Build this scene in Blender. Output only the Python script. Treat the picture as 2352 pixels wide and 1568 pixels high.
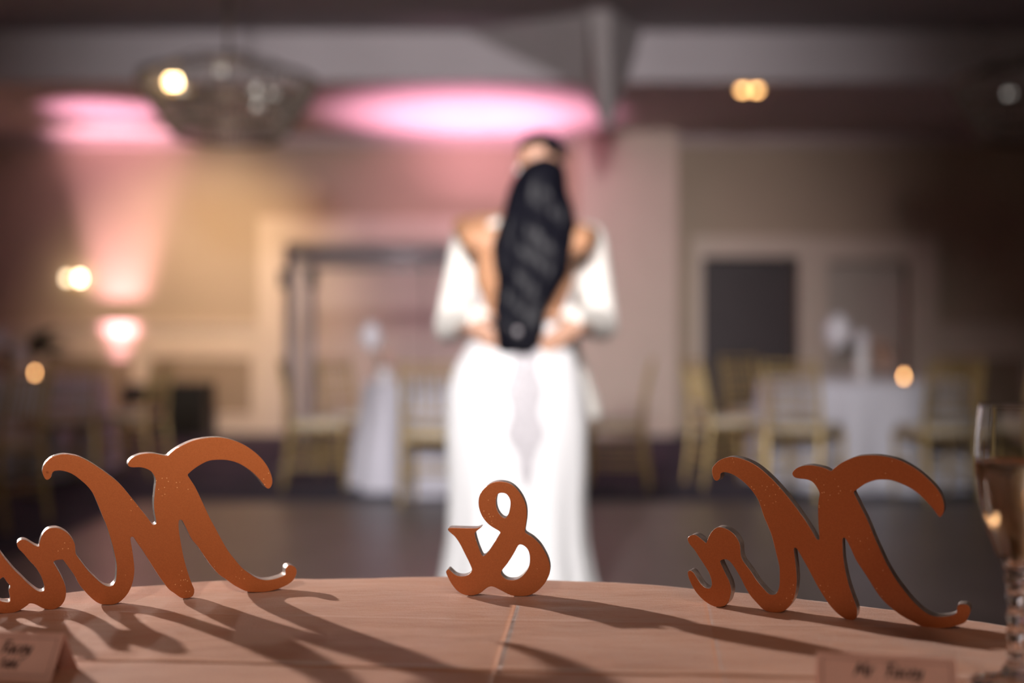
import bpy, bmesh, math, random
from mathutils import Vector, Matrix, Euler, noise

for o in list(bpy.data.objects):
    bpy.data.objects.remove(o)
S = bpy.context.scene
COL = S.collection
R = math.radians
random.seed(7)

# ------------------------------------------------------------------ camera
F = 2744.0                       # focal length in pixels of the 2352 px wide frame
CX, CY, CAMZ = 1176.0, 784.0, 1.05
cam_data = bpy.data.cameras.new('camera')
cam_data.sensor_width = 36.0
cam_data.lens = F / 2352 * 36.0
cam_data.clip_end = 60
cam_data.dof.use_dof = True
cam_data.dof.focus_distance = 1.235
cam_data.dof.aperture_fstop = 1.6
cam_data.dof.aperture_ratio = 1.15
cam = bpy.data.objects.new('camera', cam_data)
cam.location = (0, 0, CAMZ)
cam.rotation_euler = (R(90), 0, 0)
COL.objects.link(cam)
S.camera = cam

# ------------------------------------------------------------------ world and room light
S.view_settings.view_transform = 'Standard'
S.view_settings.look = 'None'
S.view_settings.gamma = 1.0
S.view_settings.exposure = 0.0
S.view_settings.use_curve_mapping = False
W = bpy.data.worlds.new('world')
S.world = W
W.use_nodes = True
W.node_tree.nodes['Background'].inputs[0].default_value = (1.0, 0.85, 0.8, 1)
W.node_tree.nodes['Background'].inputs[1].default_value = 0.03


def lamp(name, typ, loc, target, energy, color, size=0.05, angle=60, blend=0.5):
    d = bpy.data.lights.new(name, typ)
    d.energy = energy
    d.color = color
    if typ == 'SPOT':
        d.spot_size = R(angle)
        d.spot_blend = blend
    d.shadow_soft_size = size
    o = bpy.data.objects.new(name, d)
    o.location = loc
    if target is not None:
        o.rotation_euler = (Vector(target) - Vector(loc)).to_track_quat('-Z', 'Y').to_euler()
    COL.objects.link(o)
    return o


# lamps of the hall outside the picture
# two stage lamps to the left beyond the head table: the long raking shadows on the cloth
lamp('stage_lamp_left_offscreen', 'SPOT', (-3.85, 4.5, 2.45), (0.38, 1.08, 0.85), 1750, (1.0, 0.95, 0.92), 0.06, 36, 1.0)
lamp('stage_lamp_upper_left_offscreen', 'SPOT', (-2.15, 5.3, 3.55), (-0.3, 1.2, 0.85), 60, (1.0, 0.86, 0.76), 0.09, 44, 0.8)
# lamp on the near side of the hall, turned on the couple
lamp('dance_lamp_behind_offscreen', 'SPOT', (-0.75, -1.6, 3.0), (0.03, 4.4, 1.05), 2000, (1.0, 0.97, 0.95), 0.15, 42.0, 1.0)
# ceiling light and wash of the near side of the hall
lamp('ceiling_lamp_behind_offscreen', 'POINT', (0.9, -2.2, 3.3), None, 80, (1.0, 0.78, 0.62), 0.4)
lamp('hall_wash_behind_offscreen', 'SPOT', (0.0, -3.5, 3.2), (-0.5, 12.0, 2.4), 3000, (1.0, 0.90, 0.90), 0.4, 37, 1.0)
# pink uplights along the far wall, each in its fixture
lamp('uplight_beam', 'SPOT', (-4.5, 13.38, 0.16), (-4.46, 13.56, 2.2), 1500, (1.0, 0.50, 0.62), 0.05, 34, 1.0)
lamp('uplight_beam', 'SPOT', (-4.15, 12.05, 0.16), (-4.12, 12.2, 3.4), 1150, (1.0, 0.45, 0.64), 0.05, 27, 1.0)
lamp('uplight_beam', 'SPOT', (-0.15, 12.9, 0.16), (-0.40, 12.5, 3.4), 1700, (1.0, 0.45, 0.64), 0.05, 58, 1.0)
# warm soffit downlight that colours the wall beside the double door
lamp('downlight_beam', 'SPOT', (-3.14, 11.10, 3.345), (-3.45, 13.7, 1.6), 560, (1.0, 0.72, 0.40), 0.05, 74, 1.0)


# ------------------------------------------------------------------ materials
def mat(name, color, rough=0.5, metal=0.0, var=0.0, vscale=8.0, bump=0.0, bscale=60.0, emit=None, estr=0.0,
        sheen=0.0, trans=0.0, ior=1.45, spec=0.5, coat=0.0, coord='Object', sub=0.0):
    m = bpy.data.materials.new(name)
    m.use_nodes = True
    nt = m.node_tree
    b = nt.nodes['Principled BSDF']
    b.inputs['Base Color'].default_value = (*color, 1)
    b.inputs['Roughness'].default_value = rough
    b.inputs['Metallic'].default_value = metal
    b.inputs['IOR'].default_value = ior
    b.inputs['Specular IOR Level'].default_value = spec
    b.inputs['Transmission Weight'].default_value = trans
    b.inputs['Sheen Weight'].default_value = sheen
    b.inputs['Coat Weight'].default_value = coat
    b.inputs['Subsurface Weight'].default_value = sub
    if emit is not None:
        b.inputs['Emission Color'].default_value = (*emit, 1)
        b.inputs['Emission Strength'].default_value = estr
    tc = nt.nodes.new('ShaderNodeTexCoord')
    if var > 0:
        n = nt.nodes.new('ShaderNodeTexNoise')
        n.inputs['Scale'].default_value = vscale
        n.inputs['Detail'].default_value = 4
        nt.links.new(tc.outputs[coord], n.inputs['Vector'])
        r = nt.nodes.new('ShaderNodeValToRGB')
        r.color_ramp.elements[0].position = 0.3
        r.color_ramp.elements[1].position = 0.7
        r.color_ramp.elements[0].color = (*[c * (1 - var) for c in color], 1)
        r.color_ramp.elements[1].color = (*[min(1, c * (1 + var)) for c in color], 1)
        nt.links.new(n.outputs['Fac'], r.inputs['Fac'])
        nt.links.new(r.outputs['Color'], b.inputs['Base Color'])
    if bump > 0:
        n2 = nt.nodes.new('ShaderNodeTexNoise')
        n2.inputs['Scale'].default_value = bscale
        n2.inputs['Detail'].default_value = 3
        nt.links.new(tc.outputs[coord], n2.inputs['Vector'])
        bp = nt.nodes.new('ShaderNodeBump')
        bp.inputs['Strength'].default_value = bump
        bp.inputs['Distance'].default_value = 0.002
        nt.links.new(n2.outputs['Fac'], bp.inputs['Height'])
        nt.links.new(bp.outputs['Normal'], b.inputs['Normal'])
    return m


M = {}
M['wall'] = mat('wall_paint', (0.50, 0.40, 0.31), 0.8, var=0.04, vscale=1.5)
M['cream'] = mat('cream_trim_paint', (0.72, 0.60, 0.51), 0.6, var=0.03, vscale=3)
M['panel'] = mat('wainscot_panel_paint', (0.36, 0.27, 0.20), 0.7, var=0.05, vscale=3)
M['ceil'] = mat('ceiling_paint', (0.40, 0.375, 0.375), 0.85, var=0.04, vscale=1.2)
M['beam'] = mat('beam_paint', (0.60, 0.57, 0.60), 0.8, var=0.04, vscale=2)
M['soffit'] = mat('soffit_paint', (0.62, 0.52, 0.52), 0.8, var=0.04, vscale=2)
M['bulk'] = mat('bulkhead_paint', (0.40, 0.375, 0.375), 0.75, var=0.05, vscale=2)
M['doorgrey'] = mat('grey_door_frame', (0.40, 0.36, 0.38), 0.5, var=0.04, vscale=3)
M['door'] = mat('beige_door', (0.60, 0.50, 0.45), 0.6, var=0.05, vscale=3)
M['doordark'] = mat('dark_door', (0.06, 0.045, 0.05), 0.5, var=0.1, vscale=3)
M['black'] = mat('black_vinyl', (0.008, 0.008, 0.009), 0.5, bump=0.2, bscale=90)
M['grille'] = mat('speaker_grille', (0.012, 0.012, 0.012), 0.7, bump=0.6, bscale=300)
M['steel'] = mat('satin_grey_metal', (0.30, 0.28, 0.30), 0.4, metal=0.6, var=0.05, vscale=20)
M['gold'] = mat('gold_lacquer', (0.50, 0.36, 0.15), 0.38, metal=0.35, var=0.12, vscale=25)
M['cushion'] = mat('ivory_cushion', (0.70, 0.63, 0.52), 0.8, bump=0.3, bscale=120)
M['linen'] = mat('white_linen', (0.70, 0.69, 0.78), 0.85, bump=0.3, bscale=200, sheen=0.2)
M['white'] = mat('white_ceramic', (0.80, 0.78, 0.80), 0.35, var=0.03, vscale=9)
M['petal'] = mat('white_petals', (0.82, 0.80, 0.85), 0.7, var=0.05, vscale=40)
M['peach'] = mat('peach_petals', (0.62, 0.40, 0.31), 0.7, var=0.08, vscale=40)
M['leaf'] = mat('dark_leaf', (0.030, 0.050, 0.028), 0.55, var=0.3, vscale=30)
M['leafblack'] = mat('deep_green_leaf', (0.012, 0.016, 0.012), 0.6, var=0.3, vscale=30)
M['flame'] = mat('candle_flame', (1, 0.6, 0.2), 0.5, emit=(1.0, 0.49, 0.18), estr=16)
M['wax'] = mat('candle_wax', (0.80, 0.70, 0.55), 0.5, var=0.04, vscale=40)
M['glass'] = mat('clear_glass', (0.98, 0.97, 0.97), 0.02, trans=1.0, ior=1.47)
M['champ'] = mat('champagne', (1.0, 0.78, 0.50), 0.0, trans=1.0, ior=1.34)
M['globe'] = mat('lit_sconce_globe', (1, 0.9, 0.7), 0.5, emit=(1.0, 0.78, 0.50), estr=17)
M['globedim'] = mat('dimmer_sconce_globe', (1, 0.9, 0.7), 0.5, emit=(1.0, 0.78, 0.50), estr=6)
M['bulb'] = mat('lit_bulb', (1, 0.85, 0.6), 0.5, emit=(1.0, 0.68, 0.32), estr=26)
M['bulbdim'] = mat('dim_bulb', (0.8, 0.75, 0.65), 0.3, emit=(0.9, 0.85, 0.78), estr=0.9)
M['canlight'] = mat('lit_downlight_lens', (1, 0.8, 0.5), 0.5, emit=(1.0, 0.52, 0.18), estr=10)
M['bronze'] = mat('dark_bronze', (0.10, 0.075, 0.055), 0.4, metal=0.8, var=0.1, vscale=20)
M['crystal'] = mat('smoky_crystal', (0.33, 0.29, 0.25), 0.15, spec=0.9, var=0.2, vscale=12)
M['skin_bride'] = mat('brown_skin', (0.52, 0.27, 0.15), 0.5, var=0.05, vscale=12, sub=0.05)
M['skin_groom'] = mat('tan_skin', (0.50, 0.28, 0.19), 0.5, var=0.05, vscale=12, sub=0.05)
M['gown'] = mat('white_satin_gown', (0.86, 0.86, 0.88), 0.5, bump=0.25, bscale=70, sheen=0.3)
M['lace'] = mat('ivory_lace', (0.52, 0.50, 0.53), 0.7, var=0.18, vscale=60, bump=0.4, bscale=150)
M['jacket'] = mat('white_wool_jacket', (0.84, 0.81, 0.76), 0.8, bump=0.3, bscale=200)
M['trouser'] = mat('black_wool', (0.010, 0.011, 0.016), 0.8, bump=0.2, bscale=200)
M['shoe'] = mat('black_patent', (0.006, 0.006, 0.007), 0.15, var=0.1)
M['hair'] = mat('black_hair', (0.005, 0.005, 0.009), 0.45, spec=0.2)
M['wood'] = mat('brown_wood', (0.11, 0.065, 0.04), 0.5, var=0.2, vscale=12)
M['card'] = mat('blush_card', (0.82, 0.50, 0.41), 0.6, var=0.03, vscale=40)
M['ink'] = mat('dark_print', (0.030, 0.010, 0.012), 0.6, var=0.05)
M['line'] = mat('card_border_print', (0.30, 0.13, 0.10), 0.6, var=0.05)
M['fixture'] = mat('black_fixture', (0.01, 0.01, 0.01), 0.4, var=0.1)
M['lens'] = mat('lit_pink_lens', (1, 0.5, 0.6), 0.4, emit=(1.0, 0.45, 0.6), estr=6)


def copper_mat():
    m = bpy.data.materials.new('copper_paint')
    m.use_nodes = True
    nt = m.node_tree
    b = nt.nodes['Principled BSDF']
    tc = nt.nodes.new('ShaderNodeTexCoord')
    n = nt.nodes.new('ShaderNodeTexNoise')
    n.inputs['Scale'].default_value = 900
    nt.links.new(tc.outputs['Object'], n.inputs['Vector'])
    r = nt.nodes.new('ShaderNodeValToRGB')
    r.color_ramp.elements[0].color = (0.42, 0.108, 0.024, 1)
    r.color_ramp.elements[1].color = (0.58, 0.165, 0.045, 1)
    nt.links.new(n.outputs['Fac'], r.inputs['Fac'])
    # sparse glitter flecks
    v = nt.nodes.new('ShaderNodeTexVoronoi')
    v.inputs['Scale'].default_value = 260
    nt.links.new(tc.outputs['Object'], v.inputs['Vector'])
    lt = nt.nodes.new('ShaderNodeMath'); lt.operation = 'LESS_THAN'
    lt.inputs[1].default_value = 0.13
    nt.links.new(v.outputs['Distance'], lt.inputs[0])
    n3 = nt.nodes.new('ShaderNodeTexNoise')
    n3.inputs['Scale'].default_value = 22
    nt.links.new(tc.outputs['Object'], n3.inputs['Vector'])
    gt = nt.nodes.new('ShaderNodeMath'); gt.operation = 'GREATER_THAN'
    gt.inputs[1].default_value = 0.585
    nt.links.new(n3.outputs['Fac'], gt.inputs[0])
    mu = nt.nodes.new('ShaderNodeMath'); mu.operation = 'MULTIPLY'
    nt.links.new(lt.outputs[0], mu.inputs[0]); nt.links.new(gt.outputs[0], mu.inputs[1])
    mx = nt.nodes.new('ShaderNodeMix'); mx.data_type = 'RGBA'
    nt.links.new(mu.outputs[0], mx.inputs['Factor'])
    nt.links.new(r.outputs['Color'], mx.inputs[6])
    mx.inputs[7].default_value = (0.95, 0.55, 0.25, 1)
    nt.links.new(mx.outputs[2], b.inputs['Base Color'])
    b.inputs['Metallic'].default_value = 0.25
    b.inputs['Roughness'].default_value = 0.42
    bp = nt.nodes.new('ShaderNodeBump')
    bp.inputs['Strength'].default_value = 0.10
    bp.inputs['Distance'].default_value = 0.001
    nt.links.new(n.outputs['Fac'], bp.inputs['Height'])
    nt.links.new(bp.outputs['Normal'], b.inputs['Normal'])
    return m


M['copper'] = copper_mat()
M['edge'] = mat('silver_brown_edge', (0.52, 0.44, 0.40), 0.26, metal=0.6, var=0.25, vscale=120, bump=0.5, bscale=500)
M['scuff'] = mat('bare_silver_scuff', (0.60, 0.36, 0.30), 0.35, metal=0.3, bump=0.5, bscale=900)
M['hole'] = mat('dark_knot', (0.06, 0.015, 0.005), 0.5, var=0.2)


def cloth_mat():
    m = bpy.data.materials.new('peach_satin_cloth')
    m.use_nodes = True
    nt = m.node_tree
    L = nt.links.new
    b = nt.nodes['Principled BSDF']
    tc = nt.nodes.new('ShaderNodeTexCoord')
    mp = nt.nodes.new('ShaderNodeMapping')
    mp.inputs['Scale'].default_value = (1, 2.2, 1)
    L(tc.outputs['Object'], mp.inputs['Vector'])
    n = nt.nodes.new('ShaderNodeTexNoise')
    n.inputs['Scale'].default_value = 520
    n.inputs['Detail'].default_value = 2
    L(mp.outputs[0], n.inputs['Vector'])
    n2 = nt.nodes.new('ShaderNodeTexNoise')
    n2.inputs['Scale'].default_value = 7
    n2.inputs['Detail'].default_value = 5
    L(mp.outputs[0], n2.inputs['Vector'])
    r = nt.nodes.new('ShaderNodeValToRGB')
    r.color_ramp.elements[0].position = 0.3
    r.color_ramp.elements[1].position = 0.7
    r.color_ramp.elements[0].color = (0.47, 0.170, 0.070, 1)
    r.color_ramp.elements[1].color = (0.56, 0.220, 0.100, 1)
    L(n2.outputs['Fac'], r.inputs['Fac'])
    L(r.outputs['Color'], b.inputs['Base Color'])
    b.inputs['Roughness'].default_value = 0.42
    b.inputs['Sheen Weight'].default_value = 0.48
    b.inputs['Sheen Tint'].default_value = (1.0, 0.92, 0.87, 1)
    b.inputs['Sheen Roughness'].default_value = 0.35
    # fold creases pressed into the cloth (object space, metres)
    sx = nt.nodes.new('ShaderNodeSeparateXYZ')
    L(tc.outputs['Object'], sx.inputs[0])

    def ridge(out, centre, width, amp, slope_in=None, slope=0.0):
        src = out
        if slope_in is not None:
            mm = nt.nodes.new('ShaderNodeMath'); mm.operation = 'MULTIPLY_ADD'
            mm.inputs[1].default_value = slope
            L(slope_in, mm.inputs[0]); L(out, mm.inputs[2])
            src = mm.outputs[0]
        a = nt.nodes.new('ShaderNodeMath'); a.operation = 'SUBTRACT'
        a.inputs[1].default_value = centre
        L(src, a.inputs[0])
        d = nt.nodes.new('ShaderNodeMath'); d.operation = 'DIVIDE'
        d.inputs[1].default_value = width
        L(a.outputs[0], d.inputs[0])
        q = nt.nodes.new('ShaderNodeMath'); q.operation = 'MULTIPLY'
        L(d.outputs[0], q.inputs[0]); L(d.outputs[0], q.inputs[1])
        e = nt.nodes.new('ShaderNodeMath'); e.operation = 'MULTIPLY'
        e.inputs[1].default_value = -1
        L(q.outputs[0], e.inputs[0])
        x = nt.nodes.new('ShaderNodeMath'); x.operation = 'EXPONENT'
        L(e.outputs[0], x.inputs[0])
        s = nt.nodes.new('ShaderNodeMath'); s.operation = 'MULTIPLY'
        s.inputs[1].default_value = amp
        L(x.outputs[0], s.inputs[0])
        return s.outputs[0]

    def add(a, c):
        s = nt.nodes.new('ShaderNodeMath'); s.operation = 'ADD'
        L(a, s.inputs[0]); L(c, s.inputs[1])
        return s.outputs[0]
    X, Y = sx.outputs['X'], sx.outputs['Y']
    h = ridge(X, CRX0, 0.0028, 1.6, Y, -0.07)
    h = add(h, ridge(X, 0.235, 0.0022, 0.4, Y, -0.12))
    h = add(h, ridge(Y, CRY0, 0.0042, 4.5, X, 0.09))
    h = add(h, ridge(Y, CRY0 - 0.172, 0.0030, 1.0, X, 0.09))
    h = add(h, ridge(Y, CRY0 + 0.172, 0.004, 0.35, X, 0.09))
    fine = nt.nodes.new('ShaderNodeMath'); fine.operation = 'MULTIPLY'
    fine.inputs[1].default_value = 0.6
    L(n.outputs['Fac'], fine.inputs[0])
    h = add(h, fine.outputs[0])
    mid = nt.nodes.new('ShaderNodeMath'); mid.operation = 'MULTIPLY'
    mid.inputs[1].default_value = 2.6
    n5 = nt.nodes.new('ShaderNodeTexNoise')
    n5.inputs['Scale'].default_value = 11
    n5.inputs['Detail'].default_value = 4
    mp2 = nt.nodes.new('ShaderNodeMapping')
    mp2.inputs['Scale'].default_value = (1, 2.6, 1)
    L(tc.outputs['Object'], mp2.inputs['Vector'])
    L(mp2.outputs[0], n5.inputs['Vector'])
    L(n5.outputs['Fac'], mid.inputs[0])
    h = add(h, mid.outputs[0])
    bp = nt.nodes.new('ShaderNodeBump')
    bp.inputs['Strength'].default_value = 1.0
    bp.inputs['Distance'].default_value = 0.0012
    L(h, bp.inputs['Height'])
    L(bp.outputs['Normal'], b.inputs['Normal'])
    return m


TABZ = 0.78
TABC = (-0.12, 0.515)
TABR = 0.87
CRX0 = 0.0741
CRY0 = 0.99 - TABC[1] + 0.09 * (0 - TABC[0])
M['satin'] = cloth_mat()


def carpet_mat():
    m = bpy.data.materials.new('navy_carpet')
    m.use_nodes = True
    nt = m.node_tree
    b = nt.nodes['Principled BSDF']
    tc = nt.nodes.new('ShaderNodeTexCoord')
    w = nt.nodes.new('ShaderNodeTexVoronoi')
    w.inputs['Scale'].default_value = 2.2
    nt.links.new(tc.outputs['Object'], w.inputs['Vector'])
    r = nt.nodes.new('ShaderNodeValToRGB')
    r.color_ramp.elements[0].color = (0.10, 0.085, 0.12, 1)
    r.color_ramp.elements[1].color = (0.035, 0.036, 0.062, 1)
    r.color_ramp.elements[1].position = 0.55
    nt.links.new(w.outputs['Distance'], r.inputs['Fac'])
    nt.links.new(r.outputs['Color'], b.inputs['Base Color'])
    b.inputs['Roughness'].default_value = 0.95
    n = nt.nodes.new('ShaderNodeTexNoise'); n.inputs['Scale'].default_value = 300
    nt.links.new(tc.outputs['Object'], n.inputs['Vector'])
    bp = nt.nodes.new('ShaderNodeBump'); bp.inputs['Strength'].default_value = 0.4
    bp.inputs['Distance'].default_value = 0.004
    nt.links.new(n.outputs['Fac'], bp.inputs['Height'])
    nt.links.new(bp.outputs['Normal'], b.inputs['Normal'])
    return m


M['carpet'] = carpet_mat()
M['dance'] = mat('dance_floor_wood', (0.135, 0.105, 0.105), 0.36, var=0.18, vscale=3.0)


# ------------------------------------------------------------------ mesh helpers
def obj(name, bm, m, parent=None, loc=(0, 0, 0), rot=(0, 0, 0), smooth=False):
    me = bpy.data.meshes.new(name)
    bmesh.ops.recalc_face_normals(bm, faces=bm.faces)
    bm.to_mesh(me)
    bm.free()
    return link(name, me, m, parent, loc, rot, smooth)


def link(name, me, m=None, parent=None, loc=(0, 0, 0), rot=(0, 0, 0), smooth=False):
    if m is not None:
        me.materials.clear()
        me.materials.append(M[m] if isinstance(m, str) else m)
    if smooth:
        for p in me.polygons:
            p.use_smooth = True
    o = bpy.data.objects.new(name, me)
    o.location = loc
    o.rotation_euler = rot
    COL.objects.link(o)
    if parent is not None:
        o.parent = parent
    return o


def empty(name, loc=(0, 0, 0), rot=(0, 0, 0)):
    o = bpy.data.objects.new(name, None)
    o.location = loc
    o.rotation_euler = rot
    COL.objects.link(o)
    return o


def tag(o, label=None, cat=None, group=None, kind=None):
    if label: o['label'] = label
    if cat: o['category'] = cat
    if group: o['group'] = group
    if kind: o['kind'] = kind
    return o


def struct(name, bm, m, parent=None, label=None, **k):
    o = obj(name, bm, m, parent, **k)
    if parent is None:
        tag(o, label, kind='structure')
    return o


def box(bm, x0, x1, y0, y1, z0, z1):
    vs = [bm.verts.new((x, y, z)) for x in (x0, x1) for y in (y0, y1) for z in (z0, z1)]
    for f in ((0, 1, 3, 2), (4, 6, 7, 5), (0, 4, 5, 1), (2, 3, 7, 6), (0, 2, 6, 4), (1, 5, 7, 3)):
        bm.faces.new([vs[i] for i in f])
    return bm


def nb():
    return bmesh.new()


def loft(bm, rings, cap=True, closed=True):
    rows = [[bm.verts.new(p) for p in ring] for ring in rings]
    n = len(rows[0])
    for a, b in zip(rows[:-1], rows[1:]):
        for i in range(n if closed else n - 1):
            j = (i + 1) % n
            bm.faces.new((a[i], a[j], b[j], b[i]))
    if cap:
        bm.faces.new(rows[0][::-1])
        bm.faces.new(rows[-1])
    return rows


def circ(c, rx, ry, n, z=None, ph=0.0, mod=None):
    out = []
    for i in range(n):
        a = 2 * math.pi * i / n + ph
        k = mod(a) if mod else 1.0
        out.append((c[0] + rx * k * math.cos(a), c[1] + ry * k * math.sin(a), c[2] if z is None else z))
    return out


def lathe(bm, prof, n=24, c=(0, 0), cap=True):
    return loft(bm, [circ((c[0], c[1], z), max(r, 1e-5), max(r, 1e-5), n) for r, z in prof], cap)


def tube(bm, pts, rad, n=8, cap=True):
    pts = [Vector(p) for p in pts]
    rads = rad if isinstance(rad, (list, tuple)) else [rad] * len(pts)
    rings = []
    for i, p in enumerate(pts):
        d = (pts[min(i + 1, len(pts) - 1)] - pts[max(i - 1, 0)]).normalized()
        up = Vector((0, 0, 1)) if abs(d.z) < 0.9 else Vector((0, 1, 0))
        u = d.cross(up).normalized()
        v = d.cross(u)
        rings.append([p + (u * math.cos(2 * math.pi * k / n) + v * math.sin(2 * math.pi * k / n)) * rads[i] for k in range(n)])
    loft(bm, rings, cap)
    return bm


def ball(bm, c, r, u=12, v=8):
    rx, ry, rz = (r, r, r) if not isinstance(r, (tuple, list)) else r
    mtx = Matrix.Translation(c) @ Matrix.Diagonal((rx, ry, rz, 1))
    bmesh.ops.create_uvsphere(bm, u_segments=u, v_segments=v, radius=1, matrix=mtx)
    return bm


def remesh(prims_bm, voxel, smooth_it=6):
    """fuse overlapping shapes into one continuous surface"""
    me = bpy.data.meshes.new('tmp')
    prims_bm.to_mesh(me)
    prims_bm.free()
    o = bpy.data.objects.new('tmp', me)
    COL.objects.link(o)
    md = o.modifiers.new('r', 'REMESH')
    md.mode = 'VOXEL'
    md.voxel_size = voxel
    sm = o.modifiers.new('s', 'SMOOTH')
    sm.factor = 0.5
    sm.iterations = smooth_it
    dg = bpy.context.evaluated_depsgraph_get()
    dg.update()
    res = bpy.data.meshes.new_from_object(o.evaluated_get(dg))
    bpy.data.objects.remove(o)
    return res


def copy_tree(o, parent=None):
    c = o.copy()
    COL.objects.link(c)
    c.parent = parent
    for ch in list(o.children):
        copy_tree(ch, c)
    return c


def px(x, y, d):
    """the point seen at pixel (x, y) at distance d along the room"""
    return Vector(((x - CX) / F * d, d, CAMZ - (y - CY) / F * d))


# ------------------------------------------------------------------ the room
WD = 13.7                        # far wall
def wx(p): return (p - CX) / F * WD
def wz(p): return CAMZ - (p - CY) / F * WD
SOF = 3.40                       # soffit along the far wall
CEI = 3.85                       # main ceiling
BD = 10.8                        # face of the beam
XL, XR, YB = -8.0, 8.0, -6.0

struct('floor', box(nb(), XL, XR, YB, WD + 0.3, -0.1, 0.0), 'carpet', label='dark navy patterned carpet of the ballroom')
struct('dance_floor', box(nb(), -2.4, 3.2, 2.0, 7.7, -0.02, 0.012), 'dance', label='brown wooden dance floor laid on the carpet')
struct('wall_left', box(nb(), XL - 0.2, XL, YB, WD + 0.3, 0, CEI + 0.2), 'wall')
struct('wall_right', box(nb(), XR, XR + 0.2, YB, WD + 0.3, 0, CEI + 0.2), 'wall')
struct('wall_front', box(nb(), XL, XR, YB - 0.2, YB, 0, CEI + 0.2), 'wall')
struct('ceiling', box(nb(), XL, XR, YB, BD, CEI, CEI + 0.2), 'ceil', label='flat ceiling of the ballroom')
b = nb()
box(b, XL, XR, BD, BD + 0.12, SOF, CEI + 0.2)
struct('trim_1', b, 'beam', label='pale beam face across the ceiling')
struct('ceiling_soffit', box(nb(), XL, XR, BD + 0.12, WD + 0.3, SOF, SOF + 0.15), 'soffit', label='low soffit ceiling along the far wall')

D1 = (wx(655), wx(1290), wz(560))
D2 = (wx(1612), wx(1832), wz(590))
D3 = (wx(1897), wx(2085), wz(600))
b = nb()
xs = [XL, D1[0], D1[1], D2[0], D2[1], D3[0], D3[1], XR]
for i in range(0, 8, 2):
    box(b, xs[i], xs[i + 1], WD, WD + 0.3, 0, SOF)
for d in (D1, D2, D3):
    box(b, d[0], d[1], WD, WD + 0.3, d[2], SOF)
struct('wall_back', b, 'wall', label='beige far wall of the ballroom')
# pilaster between the two runs of wall
struct('pilaster', box(nb(), 0.75, 1.84, WD - 0.4, WD, 0, SOF), 'cream', label='broad square pilaster on the far wall')
# picture rail under the soffit
b = nb()
for x0, x1 in ((XL, 0.75), (1.84, XR)):
    box(b, x0, x1, WD - 0.06, WD, SOF - 0.10, SOF)
struct('trim_2', b, 'soffit', label='crown moulding at the top of the far wall')

# wainscot
b = nb()
for x0, x1 in ((XL, D1[0] - 0.30), (D3[1] + 0.33, XR)):
    box(b, x0, x1, WD - 0.02, WD, 0.0, 1.22)
wa = struct('trim_3', b, 'cream', label='cream wainscot boards along the far wall')
b = nb()
for x0, x1 in ((XL, D1[0] - 0.30), (D3[1] + 0.33, XR)):
    box(b, x0, x1, WD - 0.065, WD - 0.02, 1.20, 1.26)
    box(b, x0, x1, WD - 0.045, WD - 0.02, 0.96, 1.0)
obj('chair_rail', b, 'cream', wa)
for x0 in (-7.4, -6.3, -5.2, -4.1, 5.0, 6.1):
    b = nb()
    w = 0.85 if x0 != -4.1 else 1.12
    box(b, x0, x0 + w, WD - 0.032, WD - 0.02, 0.22, 0.86)
    p = obj('inset_panel', b, 'panel', wa)
    b = nb()
    for a in ((x0 - .03, x0 + w + .03, 0.86, 0.90), (x0 - .03, x0 + w + .03, 0.18, 0.22), (x0 - .03, x0, 0.22, 0.86), (x0 + w, x0 + w + .03, 0.22, 0.86)):
        box(b, a[0], a[1], WD - 0.05, WD - 0.02, a[2], a[3])
    obj('panel_moulding', b, 'cream', p)
b = nb()
for x0, x1 in ((XL, D1[0] - 0.30), (0.75, 1.84), (D3[1] + 0.33, XR)):
    yy = WD - 0.4 if x0 == 0.75 else WD - 0.02
    box(b, x0, x1, yy - 0.03, yy, 0, 0.14)
struct('baseboard_back', b, 'cream', label='cream baseboard of the far wall')


def door(name, d, cas, leafm, leaves, label, cm='cream'):
    b = nb()
    x0, x1, zt = d
    l, r, t = cas
    box(b, x0 - l, x0, WD - 0.06, WD + 0.1, 0, zt + t)
    box(b, x1, x1 + r, WD - 0.06, WD + 0.1, 0, zt + t)
    box(b, x0, x1, WD - 0.06, WD + 0.1, zt, zt + t)
    e = empty(name, ((x0 + x1) / 2, WD, 0))
    tag(e, label, kind='structure')
    off = Vector((-(x0 + x1) / 2, -WD, 0))
    bmesh.ops.translate(b, verts=b.verts, vec=off)
    obj('door_casing', b, cm, e)
    w = (x1 - x0) / leaves
    for i in range(leaves):
        b = nb()
        box(b, -(x1 - x0) / 2 + i * w + 0.008, -(x1 - x0) / 2 + (i + 1) * w - 0.008, 0.18, 0.23, 0.01, zt - 0.008)
        lf = obj('door_leaf', b, leafm, e)
        b = nb()
        hx = -(x1 - x0) / 2 + (i + (0.9 if i % 2 == 0 else 0.1)) * w
        tube(b, [(hx, 0.18, 1.0), (hx, 0.13, 1.0), (hx + (-.1 if i % 2 == 0 else .1), 0.12, 1.0)], 0.011)
        obj('door_handle', b, 'steel', lf)
    return e


e1 = door('door_1', D1, (0.30, 0.25, 0.30), 'door', 2, 'wide beige double door in a broad cream casing')
b = nb()   # grey inner frame of the wide doorway
hw = (D1[1] - D1[0]) / 2
box(b, -hw, -hw + 0.30, 0.10, 0.18, 0, D1[2])
box(b, hw - 0.30, hw, 0.10, 0.18, 0, D1[2])
box(b, -hw + .3, hw - .3, 0.10, 0.18, D1[2] - 0.19, D1[2])
obj('door_frame', b, 'doorgrey', e1)
door('door_2', D2, (0.12, 0.16, 0.225), 'doordark', 1, 'dark door in a beige casing beside the pilaster')
door('door_3', D3, (0.16, 0.33, 0.27), 'door', 1, 'beige door in a beige casing next to the dark door')

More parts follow.
